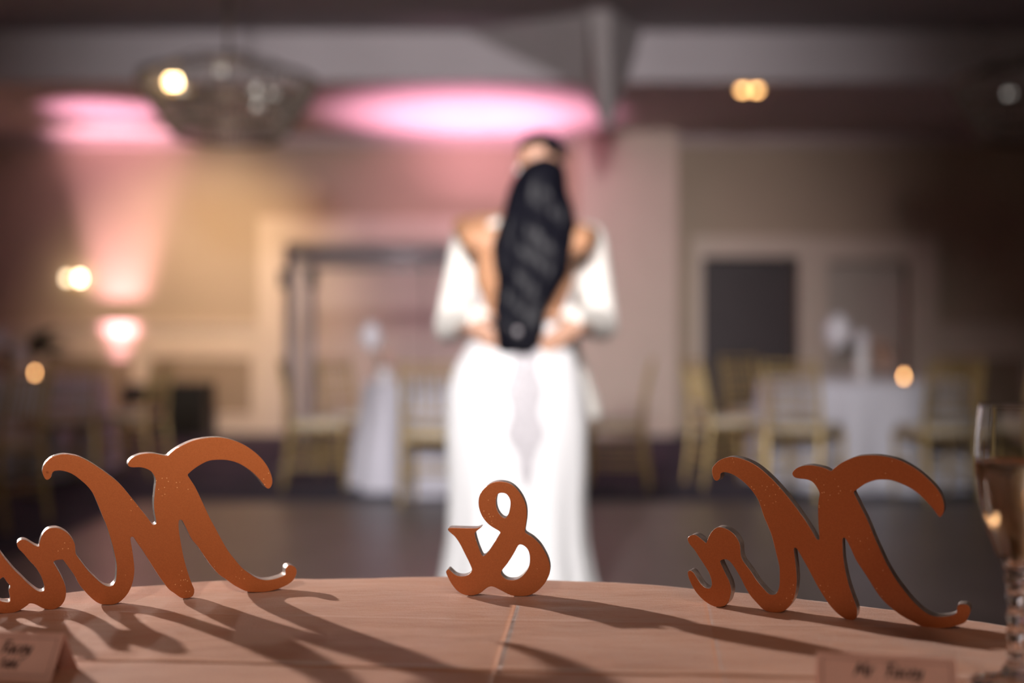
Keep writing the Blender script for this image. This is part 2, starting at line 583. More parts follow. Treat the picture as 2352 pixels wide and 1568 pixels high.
# bulkhead hanging from the ceiling in front of the beam, folded like a keel
def bulk():
    b = nb()
    d0, d1 = BD - 0.75, BD - 0.02
    k = [px(1347, -90, d0), px(1404, -90, d0), px(1403, 292, BD - 0.35), px(1385, 292, BD - 0.35)]
    lft = [px(1015, -90, d1), px(1345, 205, d1)]
    rgt = [px(1475, -90, d1), px(1466, 105, d1), px(1412, 140, d1)]
    top = CEI + 0.1
    K = [b.verts.new((v.x, v.y, min(v.z, top))) for v in k]
    Lv = [b.verts.new((v.x, v.y, min(v.z, top))) for v in lft]
    Rv = [b.verts.new((v.x, v.y, min(v.z, top))) for v in rgt]
    b.faces.new((K[0], K[1], K[2], K[3]))
    b.faces.new((Lv[0], K[0], K[3], Lv[1]))
    b.faces.new((K[1], Rv[0], Rv[1], Rv[2], K[2]))
    b.faces.new((Lv[0], Lv[1], K[3], K[2], Rv[2], Rv[1], Rv[0]))
    b.faces.new((Lv[0], Rv[0], K[1], K[0]))
    return b


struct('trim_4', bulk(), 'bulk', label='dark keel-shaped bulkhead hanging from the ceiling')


# ------------------------------------------------------------------ head table cloth
def head_cloth():
    b = nb()
    n = 360
    rings = []
    nr = 120
    for i in range(1, nr + 1):
        r = (TABR - 0.012) * i / nr
        ring = []
        for k in range(n):
            a = 2 * math.pi * k / n
            x, y = r * math.cos(a), r * math.sin(a)
            h = 0.0016 * noise.noise((x * 6, y * 14, 0)) + 0.0007 * noise.noise((x * 20, y * 40, 3))
            edge = max(0, (r - 0.75) / 0.12)
            h += 0.0022 * edge * noise.noise((x * 9, y * 9, 5))
            ring.append((x, y, h - 0.0012))
        rings.append(ring)
    for rr, zz, amp in ((TABR - 0.004, -0.0035, 0.0), (TABR, -0.010, 0.0), (TABR + 0.003, -0.05, 0.004), (TABR + 0.01, -0.2, 0.02),
                        (TABR + 0.03, -0.45, 0.045), (TABR + 0.05, -0.777, 0.06)):
        ring = []
        for k in range(n):
            a = 2 * math.pi * k / n
            w = math.sin(a * 17 + 1.3 * math.sin(a * 3)) * 0.7 + 0.3 * math.sin(a * 29)
            r = rr + amp * w
            ring.append((r * math.cos(a), r * math.sin(a), zz))
        rings.append(ring)
    loft(b, rings, cap=False)
    c = b.verts.new((0, 0, 0))
    b.verts.ensure_lookup_table()
    for k in range(n):
        b.faces.new((c, b.verts[k], b.verts[(k + 1) % n]))
    return b


o = obj('tablecloth', head_cloth(), 'satin', loc=(TABC[0], TABC[1], TABZ), smooth=True)
tag(o, 'peach satin cloth with pressed fold lines draped over the round head table', 'tablecloth')


# ------------------------------------------------------------------ copper signs
MRS = [(116, 1092), (110, 1097), (104, 1094.7), (98.7, 1082.5), (98.7, 1073.3), (104, 1061), (116.3, 1048.8), (130, 1043.4), (145.4, 1041), (165.3, 1043.4),
       (183.7, 1048.8), (206.6, 1061), (229.6, 1076.3), (252.6, 1093.2), (275.5, 1113), (298.5, 1140.6), (321.4, 1169.7), (341, 1195), (348, 1205), (354, 1208.3),
       (359.5, 1204), (358.5, 1192), (355.5, 1175), (354.5, 1155), (356.8, 1128.4), (359, 1107), (355.3, 1094), (347, 1083), (335, 1076.5), (321.4, 1073.3), (306, 1073.3), (297, 1071),
       (294.6, 1065.6), (298.5, 1058), (306, 1051.8), (318.4, 1046.5), (333.7, 1043.9), (353, 1044.2), (370.6, 1048), (384.4, 1050.3), (390.5, 1045.7),
       (404.3, 1035), (422.7, 1025), (444, 1016.6), (462.5, 1012.8), (485.4, 1010.5), (508.4, 1011.3), (531.3, 1016.6), (554.3, 1025.8), (577.3, 1040.4),
       (597.2, 1058), (612.5, 1077.9), (621.6, 1097.8), (624.7, 1113), (622.4, 1123.8), (617, 1129), (610.9, 1126), (600.2, 1111.5), (584.9, 1094.7),
       (566.5, 1080.2), (546.6, 1068.7), (523.7, 1061.8), (502.3, 1060.3), (480.8, 1061.8), (462.5, 1069.4), (444, 1081), (433.4, 1090), (430.3, 1094),
       (433.4, 1100.8), (447, 1122), (462.5, 1154.4), (480.8, 1194), (493, 1216.7), (508.4, 1245.8), (523.7, 1271.8), (539, 1291.7), (554.3, 1310),
       (569.6, 1322.4), (584.9, 1333), (600.2, 1339.2), (615.5, 1340.7), (630.8, 1338.4), (646, 1333.8), (656.5, 1328.5), (656, 1320.8), (657.6, 1313.2),
       (663, 1307.8), (670.6, 1308.6), (677.5, 1313), (680.6, 1320.8), (677.5, 1333), (669, 1344.5), (653.8, 1353.7), (630.8, 1362.1), (607.9, 1366),
       (584.9, 1366), (569.6, 1364.4), (554.3, 1358.3), (536, 1347.6), (519, 1334.6), (502.3, 1322.4), (485.4, 1302.5), (470, 1281), (454.8, 1258),
       (441, 1241.2), (428.8, 1216.7), (419.6, 1198.4), (413.5, 1195.8), (409.6, 1200), (409.6, 1218.3), (413.5, 1244.3), (421, 1284), (430.3, 1317.8),
       (439.5, 1343.8), (444.9, 1357.6), (444, 1368.3), (438, 1374.4), (425.7, 1376.4), (415, 1374.4), (401.2, 1364.4), (389, 1355.3), (375.2, 1337.7),
       (359.9, 1315), (344.4, 1290.2), (329, 1265.7), (315.3, 1245.8), (307.7, 1234), (302.3, 1232.3), (298.5, 1236.6), (300, 1249),
       (303, 1265.7), (306, 1287), (307.7, 1310), (305.4, 1330), (300, 1348.4), (290.8, 1365.2), (275.5, 1380.5), (260.2, 1386.6), (244.9, 1386.6),
       (229.6, 1384.3), (214.3, 1374.4), (199, 1359), (183.7, 1340.7), (171.4, 1317.8), (160.7, 1302.5), (148, 1285), (143.9, 1281.3), (131.6, 1281.8),
       (124.7, 1284), (121.7, 1288), (130, 1302.5), (140.8, 1322.4), (148.5, 1340.7), (150.8, 1356), (147.7, 1374.4), (137.8, 1388), (122.5, 1395),
       (107, 1394.3), (94.9, 1389.7), (84.2, 1383.6), (75, 1380.5), (67.3, 1380.2), (61.2, 1385), (50.5, 1392), (35.2, 1399), (15.3, 1401.6), (0, 1400.4),
       (-22, 1395), (-42, 1380), (-55, 1358), (-58, 1335), (-50, 1320), (-40, 1322), (-34, 1332), (-24, 1322), (-30, 1296), (-40, 1268), (-44, 1240),
       (-36, 1226), (-22, 1230), (-10, 1247), (0, 1263.4), (15.3, 1284), (30.6, 1302.5), (50.5, 1322.4), (65.8, 1337.7), (81, 1350), (88.8, 1354.5), (94.9, 1355.3),
       (101, 1353), (103.3, 1346.8), (101, 1334.6), (94.9, 1317.8), (82.7, 1297.9), (67.3, 1281), (53.6, 1264.2), (44.4, 1255), (40, 1245.8), (41.3, 1239.7),
       (49, 1235), (58.2, 1235.9), (67.3, 1241.2), (79.6, 1248.9), (89.5, 1251.2), (91.8, 1241.2), (96.4, 1227.5), (104, 1216.7), (113.3, 1210.6), (130, 1209.8),
       (145.4, 1216), (157.7, 1226), (166.8, 1238.2), (171.4, 1250.4), (173, 1268.8), (183.7, 1285.6), (202, 1310), (218.9, 1327), (234.2, 1340.7),
       (248, 1346.8), (258.7, 1345), (266.3, 1334.6), (269, 1314.7), (268.6, 1293.3), (263.3, 1268.8), (258.7, 1248.9), (251, 1222.9), (243.4, 1200),
       (238, 1188), (226.5, 1159), (214.3, 1131.4), (199, 1111.5), (176, 1091.6), (160.7, 1082.5), (142.3, 1077), (127, 1077), (121, 1080.2), (117.9, 1085.5)]
MRS_H = [[(2, 1321), (9, 1319), (17, 1330), (25, 1340), (21, 1350), (24, 1366), (22, 1377), (9, 1377), (-6, 1371), (-16, 1360), (-20, 1346), (-12, 1333)]]
MR = [(1654.1, 1087.3), (1653, 1096.5), (1647.2, 1102.7), (1641, 1099.6), (1637.3, 1088.9), (1636.5, 1078.2), (1641, 1069), (1651.8, 1058.3), (1667, 1051.4),
      (1682.5, 1049.4), (1702.3, 1053), (1725.3, 1062), (1743.7, 1073.6), (1763.6, 1090.4), (1782, 1108.8), (1804.9, 1134.8), (1827.9, 1163.9), (1850.8, 1196),
      (1866, 1220.5), (1873.8, 1234.3), (1879, 1238), (1883, 1235.8), (1882.7, 1226.6), (1880.7, 1196), (1879.9, 1165.4), (1881.4, 1145.5), (1883.7, 1131.7),
      (1879.9, 1121), (1872.3, 1108.8), (1863, 1101), (1850.8, 1097.3), (1835.5, 1095.8), (1826.3, 1093.5), (1821, 1087.3), (1822.5, 1081.2), (1830.9, 1073.6),
      (1843.2, 1069), (1863, 1067), (1884.5, 1070.5), (1896.7, 1074.3), (1909, 1079.7), (1916.7, 1073.6), (1933.6, 1060.6), (1953.5, 1051.4), (1971.8, 1045.3),
      (1994.8, 1043), (2017.8, 1043.4), (2040.7, 1046.8), (2063.7, 1052.9), (2086.6, 1063.6), (2109.6, 1078.2), (2129.5, 1095), (2146.3, 1111.8), (2158.6, 1128.7),
      (2164.7, 1142.5), (2167.8, 1157.8), (2166.2, 1171.5), (2159.3, 1181.5), (2154, 1176.9), (2143.3, 1162.3), (2131, 1148.6), (2115.7, 1133.3), (2094.3, 1117.2),
      (2071.3, 1105.7), (2048.4, 1098), (2026.9, 1096.5), (2010, 1098), (1987.1, 1106.5), (1970.3, 1118), (1961, 1125), (1960.8, 1130.2), (1971.8, 1151.6),
      (1984, 1176), (1996.3, 1202), (2008.6, 1232.8), (2020.8, 1259), (2033, 1285.7), (2048.4, 1313.3), (2063.7, 1336.2), (2079, 1356), (2094.3, 1374.5),
      (2109.6, 1389.8), (2124.9, 1402), (2140.2, 1409.7), (2158.6, 1412.4), (2178.5, 1410.5), (2192.2, 1406.6), (2198.4, 1400.5), (2199, 1389.8), (2203, 1384.4),
      (2212, 1383), (2221.3, 1384.4), (2227.4, 1391.3), (2227.4, 1400.5), (2221.3, 1414.3), (2215.2, 1423.5), (2199.9, 1429.6), (2183, 1434.2), (2163.2, 1436.2),
      (2140.2, 1436.2), (2120.3, 1433.9), (2098.9, 1423.5), (2072.9, 1409.7), (2056, 1397.5), (2040.7, 1385.2), (2025.4, 1369.9), (2010, 1348.5), (1994.8, 1324),
      (1979.5, 1301), (1965.7, 1279.6), (1953.5, 1252), (1943.5, 1234), (1938.2, 1230.6), (1934.3, 1234.4), (1934.3, 1253.6), (1936.6, 1282.7), (1942.8, 1316.3),
      (1950.4, 1345.4), (1959.6, 1371.4), (1967.2, 1392.9), (1967.2, 1409.7), (1962.7, 1418), (1953.5, 1420), (1944.3, 1418), (1930.5, 1409.7), (1913.7, 1394.4),
      (1898, 1374), (1878.4, 1342.3), (1863, 1313.3), (1847.8, 1285.7), (1835.5, 1264.3), (1830.9, 1257), (1826.3, 1254.8), (1822.5, 1258),
      (1824, 1273.5), (1827, 1298), (1829, 1322.4), (1828.6, 1340.8), (1825.6, 1362.2), (1818.7, 1380.6), (1806.4, 1395.9), (1794.2, 1402.8), (1780.4, 1404),
      (1766.6, 1402), (1754.4, 1397.5), (1739, 1382), (1725.3, 1366.8), (1713, 1346.9), (1703.9, 1328.6), (1691.6, 1307), (1680.9, 1291.8), (1673.3, 1285),
      (1665.6, 1282.7), (1658, 1283.9), (1653.4, 1288.8), (1658, 1301), (1667, 1319.4), (1674.8, 1336.2), (1678.6, 1353), (1677, 1366.8), (1672.5, 1380.6),
      (1664, 1389.8), (1651.8, 1392.6), (1639.6, 1390.6), (1625.8, 1383.7), (1610.5, 1371.4), (1596.7, 1354.6), (1587.6, 1337.8), (1582.2, 1324), (1580.7, 1314.8),
      (1583, 1311.7), (1587.6, 1311.7), (1592.9, 1316.3), (1599.8, 1327), (1609, 1340.8), (1618.2, 1349.2), (1627.3, 1352), (1633.5, 1349.2), (1636, 1340.8),
      (1634.2, 1328.6), (1628.9, 1313.3), (1619.7, 1298), (1607.4, 1279.6), (1596.7, 1262.8), (1586, 1250.5), (1581, 1241.3), (1581.4, 1235.2), (1587.6, 1230.3),
      (1596.7, 1229), (1605.9, 1234.4), (1615, 1242), (1622.8, 1247.5), (1627.3, 1236.7), (1633.5, 1224.5), (1642.7, 1214.5), (1651.8, 1211), (1664, 1213),
      (1676.3, 1219), (1687, 1228.3), (1694.7, 1239.8), (1699.3, 1252), (1700.8, 1273.5), (1707, 1288.8), (1722.3, 1308.7), (1736, 1330), (1751.3, 1348.5),
      (1765, 1362.2), (1775.8, 1365), (1785, 1360.7), (1791, 1343.9), (1791.9, 1322.4), (1791, 1298), (1785, 1273.5), (1774.3, 1230.6), (1763.6, 1203),
      (1756, 1185.3), (1748.3, 1162.3), (1742, 1145.5), (1728.4, 1125.6), (1713, 1108.8), (1697.8, 1096.5), (1682.5, 1087.3), (1667, 1082.8), (1659.5, 1083.5)]
AMP = [(1030, 1211.5), (1035.8, 1209.4), (1065, 1210.6), (1095.5, 1211.2), (1103.5, 1208.5), (1091.5, 1218.4), (1089.7, 1225.3), (1095.5, 1246), (1102.4, 1264.3), (1107, 1273.5), (1111, 1275), (1116, 1272.4),
       (1125.3, 1262), (1136.8, 1243.7), (1148.3, 1225.3), (1150.2, 1220.7), (1146, 1216), (1134.5, 1209.2), (1120.7, 1198.9), (1109.2, 1184), (1102.4, 1167.9), (1100, 1151.8),
       (1102.4, 1135.8), (1109.2, 1124.3), (1123, 1111.7), (1139, 1105.5), (1155.2, 1105.5), (1171.2, 1110), (1185, 1120.8), (1196.5, 1135.8), (1204.5, 1151.8),
       (1208.6, 1167.9), (1209, 1186.3), (1206.8, 1204.7), (1204.8, 1218), (1208, 1224.2), (1224, 1234.5), (1240, 1250.6), (1251.6, 1269), (1259.6, 1287.3),
       (1262.6, 1305.7), (1259.6, 1321.8), (1249.3, 1340), (1233.2, 1356.2), (1214.9, 1365.2), (1194.2, 1367), (1173.5, 1364.2), (1155.2, 1355), (1136.8, 1345.5),
       (1126.5, 1343.5), (1116, 1348), (1102.4, 1358.5), (1086.3, 1363.5), (1070.2, 1362.6), (1054, 1355), (1040.4, 1340), (1031.2, 1324), (1025.6, 1310.3), (1028.6, 1305.2),
       (1031.2, 1304.5), (1037, 1310.3), (1047.3, 1318.3), (1061, 1321.3), (1074.8, 1318.3), (1085, 1306.8), (1079.4, 1289.6), (1068, 1266.6), (1056.4, 1243.7), (1045, 1227.6), (1034.6, 1218.4)]
AMP_H = [[(1143.7, 1131.2), (1152.9, 1128.9), (1164.3, 1132.3), (1172.4, 1145), (1173.5, 1158.7), (1170, 1177), (1165.5, 1185), (1159.8, 1189), (1150.6, 1184),
          (1141.4, 1170.2), (1138, 1151.8), (1140.2, 1138)],
         [(1189.6, 1250.6), (1197.6, 1248.3), (1208, 1254), (1216, 1266.6), (1218.3, 1285), (1214.9, 1303.4), (1203.4, 1319.5), (1189.6, 1329.8), (1173.5, 1331.6),
          (1159.8, 1327.5), (1150.6, 1317), (1151.7, 1308), (1164.3, 1292), (1178, 1271.2)]]


def smooth_loop(pts, sub=3):
    out = []
    n = len(pts)
    for i in range(n):
        p0, p1, p2, p3 = (Vector(pts[(i + k) % n]) for k in (-1, 0, 1, 2))
        for s in range(sub):
            t = s / sub
            # centripetal-like damping keeps the tight notches from overshooting
            m1 = (p2 - p0) * 0.5
            m2 = (p3 - p1) * 0.5
            l = (p2 - p1).length
            if m1.length > l * 1.3: m1 = m1.normalized() * l * 1.3
            if m2.length > l * 1.3: m2 = m2.normalized() * l * 1.3
            q = p1 * (2 * t ** 3 - 3 * t ** 2 + 1) + m1 * (t ** 3 - 2 * t ** 2 + t) + p2 * (-2 * t ** 3 + 3 * t ** 2) + m2 * (t ** 3 - t ** 2)
            out.append(q)
    return out


def sign(name, outline, holes, anchor, slope, feet, thick, label):
    """cut-out letter board standing on the cloth: traced outline on a vertical plane through its foot line"""
    ax, ay = anchor
    D0 = (CAMZ - TABZ) * F / (ay - CY)
    X0 = (ax - CX) / F * D0
    # plane  D = D0 + slope*(X-X0)
    u = Vector((1, slope, 0)).normalized()

    def uv(p):
        k = (p[0] - CX) / F
        D = (D0 - slope * X0) / (1 - slope * k)
        return Vector(((k * D - X0) * u.x + (D - D0) * u.y, CAMZ - (p[1] - CY) / F * D - TABZ))
    fa, fb = uv(feet[0]), uv(feet[1])
    sl = (fb.y - fa.y) / (fb.x - fa.x)

    def lv(p):
        q = uv(p)
        return Vector((q.x, q.y - (fa.y + sl * (q.x - fa.x)) + 0.0))
    cu = bpy.data.curves.new('tmp', 'CURVE')
    cu.dimensions = '2D'
    cu.fill_mode = 'BOTH'
    cu.extrude = thick / 2
    cu.bevel_depth = 0.0005
    cu.bevel_resolution = 1
    for loop in [outline] + holes:
        pts = [lv(p) for p in smooth_loop(loop)]
        sp = cu.splines.new('POLY')
        sp.points.add(len(pts) - 1)
        for a, p in zip(sp.points, pts):
            a.co = (p.x, p.y, 0, 1)
        sp.use_cyclic_u = True
    t = bpy.data.objects.new('tmp', cu)
    COL.objects.link(t)
    dg = bpy.context.evaluated_depsgraph_get()
    dg.update()
    me = bpy.data.meshes.new_from_object(t.evaluated_get(dg))
    bpy.data.objects.remove(t)
    # local: x along the board, z up, y into the room; front face at y = 0
    me.transform(Matrix(((1, 0, 0, 0), (0, 0, -1, thick / 2), (0, 1, 0, 0), (0, 0, 0, 1))))
    zmin = min(v.co.z for v in me.vertices)
    me.transform(Matrix.Translation((0, 0, -zmin - 0.001)))
    me.materials.clear()
    me.materials.append(M['copper'])
    me.materials.append(M['edge'])
    for p in me.polygons:
        p.material_index = 0 if abs(p.normal.y) > 0.6 else 1
        p.use_smooth = False
    o = link(name, me, None, None, (X0, D0, TABZ), (0, 0, math.atan2(u.y, u.x)))
    tag(o, label, 'sign', 'copper cut-out signs on the head table')

    def to_local(p):
        q = lv(p)
        return Vector((q.x, 0, q.y - zmin - 0.001))
    return o, to_local


smrs, lmrs = sign('letter_sign', MRS, MRS_H, (245, 1387), 0.43, ((122, 1395), (600, 1366.5)), 0.0150,
                  'copper cut-out sign reading Mrs, seen mirrored from behind')
smr, lmr = sign('letter_sign', MR, [], (1652, 1392.6), -0.469, ((1652, 1392.6), (2150, 1436.3)), 0.0155,
                'copper cut-out sign reading Mr, seen mirrored from behind')
samp, lamp_ = sign('letter_sign', AMP, AMP_H, (1194, 1367), -0.075, ((1075, 1363.2), (1200, 1367)), 0.0150,
                   'small copper cut-out ampersand sign between the two word signs')
# knot in the curl of one sign, scuffed band on the tip of the other
q = lmrs((109, 1081))
b = nb()
bmesh.ops.create_cone(b, cap_ends=True, segments=16, radius1=0.0030, radius2=0.0026, depth=0.0006, matrix=Matrix.Translation(q) @ Matrix.Rotation(R(90), 4, 'X'))
k = obj('knot', b, 'hole', smrs)
b = nb()
bmesh.ops.create_cone(b, cap_ends=True, segments=12, radius1=0.0013, radius2=0.0013, depth=0.0010, matrix=Matrix.Translation(q) @ Matrix.Rotation(R(90), 4, 'X'))
obj('knot_centre', b, 'copper', k)
b = nb()
qa, qb = lmr((2147.5, 1159)), lmr((2166, 1167))
box(b, qa.x, qb.x, -0.0004, 0.0004, qb.z, qa.z)
bmesh.ops.bevel(b, geom=b.edges[:], offset=0.0003, segments=1)
tag(obj('scuff_mark', b, 'scuff', smr), 'bare silvery scuff across the tip')


# ------------------------------------------------------------------ place cards
GL = {'M': ([[(0, 0.05), (.18, 0.1), (.42, 1.45), (.72, .35), (1.2, 1.5), (1.28, .15), (1.5, .05)]], 1.6),
      'r': ([[(0, .9), (.12, 1), (.1, 0)], [(.1, .55), (.32, .95), (.55, .92)]], .68),
      '.': ([[(.05, .02), (.12, .08)]], .45),
      ' ': ([], .55),
      'F': ([[(-.05, 1.2), (.15, 1.45), (1.1, 1.52)], [(.55, 1.45), (.45, .1), (.15, -.05)], [(.2, .75), (.85, .82)]], 1.0),
      'T': ([[(-.05, 1.2), (.1, 1.42), (1.1, 1.5)], [(.55, 1.45), (.48, 0)]], .95),
      'a': ([[(.62, .85), (.35, 1), (.08, .65), (.1, .12), (.32, .05), (.62, .6)], [(.68, 1), (.62, .12), (.82, .08)]], .92),
      'c': ([[(.58, .8), (.38, 1), (.08, .6), (.16, .08), (.58, .18)]], .72),
      'e': ([[(.1, .45), (.5, .62), (.48, .92), (.3, 1), (.06, .55), (.18, .05), (.58, .2)]], .72),
      'y': ([[(0, .95), (.1, 1), (.12, .25), (.34, .15), (.6, .8)], [(.66, 1), (.56, -.1), (.2, -.62), (-.1, -.5)]], .85),
      'b': ([[(.05, 1.6), (.05, .06), (.35, 0), (.6, .4), (.5, .9), (.08, .6)]], .75),
      'l': ([[(.05, 1.6), (.05, .12), (.22, .05)]], .38)}


def lettering(text, xh, x0, base):
    """broad-nib italic strokes, as flat quads in the card's own plane (x right, y up)"""
    quads = []
    nib = Vector((math.cos(R(38)), math.sin(R(38)))) * xh * 0.15
    cur = x0
    for ch in text:
        strokes, adv = GL[ch]
        for st in strokes:
            ps = [Vector((cur + (p[0] + 0.22 * p[1]) * xh, base + p[1] * xh)) for p in st]
            for a, c in zip(ps[:-1], ps[1:]):
                d = (c - a).normalized()
                nn = nib + Vector((-d.y, d.x)) * xh * 0.035 * (1 if Vector((-d.y, d.x)).dot(nib) > 0 else -1)
                quads.append((a - nn, a + nn, c + nn, c - nn))
        cur += adv * xh
    return quads, cur


def place_card(p_left, p_right, h, lines, label):
    """folded tent card: ridge runs from p_left to p_right at height h above the cloth"""
    a, c = Vector(p_left), Vector(p_right)
    d = (c - a); w = d.length
    e = empty('place_card', (a.x, a.y, TABZ), (0, 0, math.atan2(d.y, d.x)))
    tag(e, label, 'place card', 'blush place cards on the head table')
    hd = 0.022
    t = 0.0006

    def panel(sgn):
        b = nb()
        lo = -0.001
        v = [(0, 0, h), (w, 0, h), (w, sgn * hd, lo), (0, sgn * hd, lo)]
        nrm = Vector((0, sgn * h, hd)).normalized() * t
        rows = [[b.verts.new(p) for p in v], [b.verts.new(Vector(p) - nrm) for p in v]]
        b.faces.new(rows[0]); b.faces.new(rows[1][::-1])
        for i in range(4):
            b.faces.new((rows[0][i], rows[0][(i + 1) % 4], rows[1][(i + 1) % 4], rows[1][i]))
        return b
    fr = obj('front_panel', panel(-1), 'card', e)
    obj('back_panel', panel(1), 'card', e)
    L = math.hypot(hd, h)
    ey = Vector((0, -hd, -h)) / L          # down the front panel
    nrm = Vector((0, -h, hd)).normalized()

    def onp(x, y, lift=0.0003):            # y measured up from the lower edge of the panel
        return Vector((x, 0, h)) + ey * (L - y) + nrm * lift
    b = nb()
    m_, lw = 0.0042, 0.0006
    for x0, x1, y0, y1 in ((m_, w - m_, L - m_ - lw, L - m_), (m_, w - m_, m_, m_ + lw), (m_, m_ + lw, m_, L - m_), (w - m_ - lw, w - m_, m_, L - m_)):
        b.faces.new([b.verts.new(onp(x, y)) for x, y in ((x0, y0), (x1, y0), (x1, y1), (x0, y1))])
    obj('border_line', b, 'line', fr)
    for text, xh, x0, base in lines:
        b = nb()
        qs, _ = lettering(text, xh, x0, base)
        for i, qd in enumerate(qs):
            b.faces.new([b.verts.new(onp(p.x, p.y, 0.0003 + 0.000003 * i)) for p in qd])
        obj('lettering', b, 'ink', fr)
    return e


place_card((0.233, 0.9147), (0.3317, 0.893), 0.033, [('Mr. Facey', 0.0067, 0.0265, 0.0225)],
           'blush tent place card lettered Mr. Facey, beside the champagne flute')
cl = Vector((-0.363 - 0.098, 0.969 + 0.0157, 0))
place_card((cl.x, cl.y), (-0.363, 0.969), 0.033, [('Facey', 0.0066, 0.0475, 0.0215), ('Table', 0.0047, 0.0505, 0.0100)],
           'blush tent place card in front of the sign reading Mrs')


# ------------------------------------------------------------------ champagne flute
fx, fy = (2334 - CX) / 2911.0, F / 2911.0
fl = empty('champagne_flute', (fx, fy, TABZ))
tag(fl, 'tall champagne flute with gold wine and a ribbed crystal stem on peach cloth', 'glass')
b = nb()
OUT = [(0.0068, 0.082), (0.010, 0.092), (0.0165, 0.105), (0.0230, 0.122), (0.0275, 0.143), (0.0303, 0.165), (0.0306, 0.185), (0.0293, 0.205), (0.0279, 0.2185), (0.0278, 0.2195), (0.0276, 0.2201), (0.0274, 0.2203)]
INN = [(0.0272, 0.2201), (0.0271, 0.2195), (0.0272, 0.2185), (0.0286, 0.205), (0.0299, 0.185), (0.0296, 0.165), (0.0267, 0.143), (0.0221, 0.122), (0.0156, 0.106), (0.0080, 0.095), (0.0005, 0.092)]
lathe(b, [(0.0005, 0.080)] + OUT + INN, 48)
obj('bowl', b, 'glass', fl, smooth=True)
b = nb()
lathe(b, [(0.0005, 0.0925), (0.0082, 0.0955), (0.0157, 0.1060), (0.0222, 0.1220), (0.0268, 0.1430), (0.0297, 0.1650), (0.02985, 0.174), (0.0296, 0.1755), (0.0005, 0.1750)], 48)
obj('champagne', b, 'champ', fl, smooth=True)
b = nb()   # ribbed crystal stem, hexagonal and twisted
rings = []
for i in range(25):
    t = i / 24
    z = 0.008 + t * 0.076
    r = 0.0062 + 0.0035 * max(0, 1 - t * 7) + 0.0012 * max(0, t * 5 - 4) + 0.0008 * math.sin(t * 34)
    rings.append(circ((0, 0, z), r, r, 12, ph=t * 1.2, mod=lambda a: 1.0 + (0.10 if round(a / (math.pi / 6)) % 2 else 0)))
loft(b, rings)
obj('stem', b, 'glass', fl)
b = nb()
lathe(b, [(0.0005, -0.001), (0.034, -0.001), (0.0345, 0.001), (0.030, 0.0025), (0.018, 0.005), (0.010, 0.009), (0.0005, 0.011)], 40)
obj('foot', b, 'glass', fl, smooth=True)


# ------------------------------------------------------------------ the couple
def cap(bm, p0, r0, p1, r1, n=14):
    """tapered capsule; r may be a number"""
    p0, p1 = Vector(p0), Vector(p1)
    d = (p1 - p0).normalized()
    pts, rd = [], []
    for k in range(4):
        a = math.pi / 2 * (1 - k / 4)
        pts.append(p0 - d * r0 * math.sin(a)); rd.append(max(1e-4, r0 * math.cos(a)))
    pts.append(p0); rd.append(r0)
    pts.append(p1); rd.append(r1)
    for k in range(1, 5):
        a = math.pi / 2 * k / 4
        pts.append(p1 + d * r1 * math.sin(a)); rd.append(max(1e-4, r1 * math.cos(a)))
    up = Vector((0, 0, 1)) if abs(d.z) < 0.9 else Vector((0, 1, 0))
    u = d.cross(up).normalized(); v = d.cross(u)
    loft(bm, [[p + (u * math.cos(2 * math.pi * k / n) + v * math.sin(2 * math.pi * k / n)) * r for k in range(n)] for p, r in zip(pts, rd)])


def chain(bm, pts):
    for (a, ra), (c, rc) in zip(pts[:-1], pts[1:]):
        cap(bm, a, ra, c, rc)


def hand(bm, wrist, fdir, palm_n, thumb_dir, curl=0.35):
    """palm and five fingers; fdir along the fingers, palm_n out of the palm, thumb_dir to the thumb side"""
    w = Vector(wrist); f = Vector(fdir).normalized(); n = Vector(palm_n).normalized(); t = Vector(thumb_dir).normalized()
    for s in (-0.022, 0.0, 0.022):
        cap(bm, w + t * s * 0.6, 0.019, w + f * 0.075 + t * s, 0.016)
    for s, l in ((0.030, 0.070), (0.011, 0.080), (-0.009, 0.074), (-0.028, 0.058)):
        p = w + f * 0.082 + t * s
        d = f
        for seg, rr in ((0.45, 0.0095), (0.32, 0.0088), (0.23, 0.008)):
            q = p + d * l * seg
            cap(bm, p, rr, q, rr * 0.93, 8)
            p = q
            d = (d + n * curl).normalized()
    p = w + f * 0.025 + t * 0.024
    d = (t * 0.8 + f * 0.75).normalized()
    for l, rr in ((0.040, 0.0125), (0.030, 0.0105), (0.022, 0.009)):
        q = p + d * l
        cap(bm, p, rr, q, rr * 0.92, 8)
        p = q
        d = (d + f * 0.3).normalized()


def head(bm, c, fwd, s=1.0):
    """head with brow, nose, chin, lips and ears, looking along fwd"""
    c = Vector(c); f = Vector(fwd).normalized()
    side = f.cross(Vector((0, 0, 1))).normalized(); up = side.cross(f).normalized()
    rot = Matrix((side, f, up)).transposed().to_4x4()

    def el(off, r):
        mtx = Matrix.Translation(c + side * off[0] * s + f * off[1] * s + up * off[2] * s) @ rot @ Matrix.Diagonal((r[0] * s, r[1] * s, r[2] * s, 1))
        bmesh.ops.create_uvsphere(bm, u_segments=20, v_segments=14, radius=1, matrix=mtx)
    el((0, -0.012, 0.028), (0.075, 0.092, 0.085))
    el((0, 0.022, -0.035), (0.058, 0.066, 0.078))
    el((0, 0.055, -0.093), (0.025, 0.025, 0.020))
    el((0, 0.090, -0.018), (0.013, 0.020, 0.030))
    el((0, 0.100, -0.032), (0.016, 0.014, 0.012))
    el((0, 0.078, 0.022), (0.045, 0.016, 0.012))
    el((0, 0.080, -0.062), (0.022, 0.012, 0.010))
    for k in (-1, 1):
        el((k * 0.076, -0.004, -0.012), (0.010, 0.018, 0.030))
    return c, f, side, up


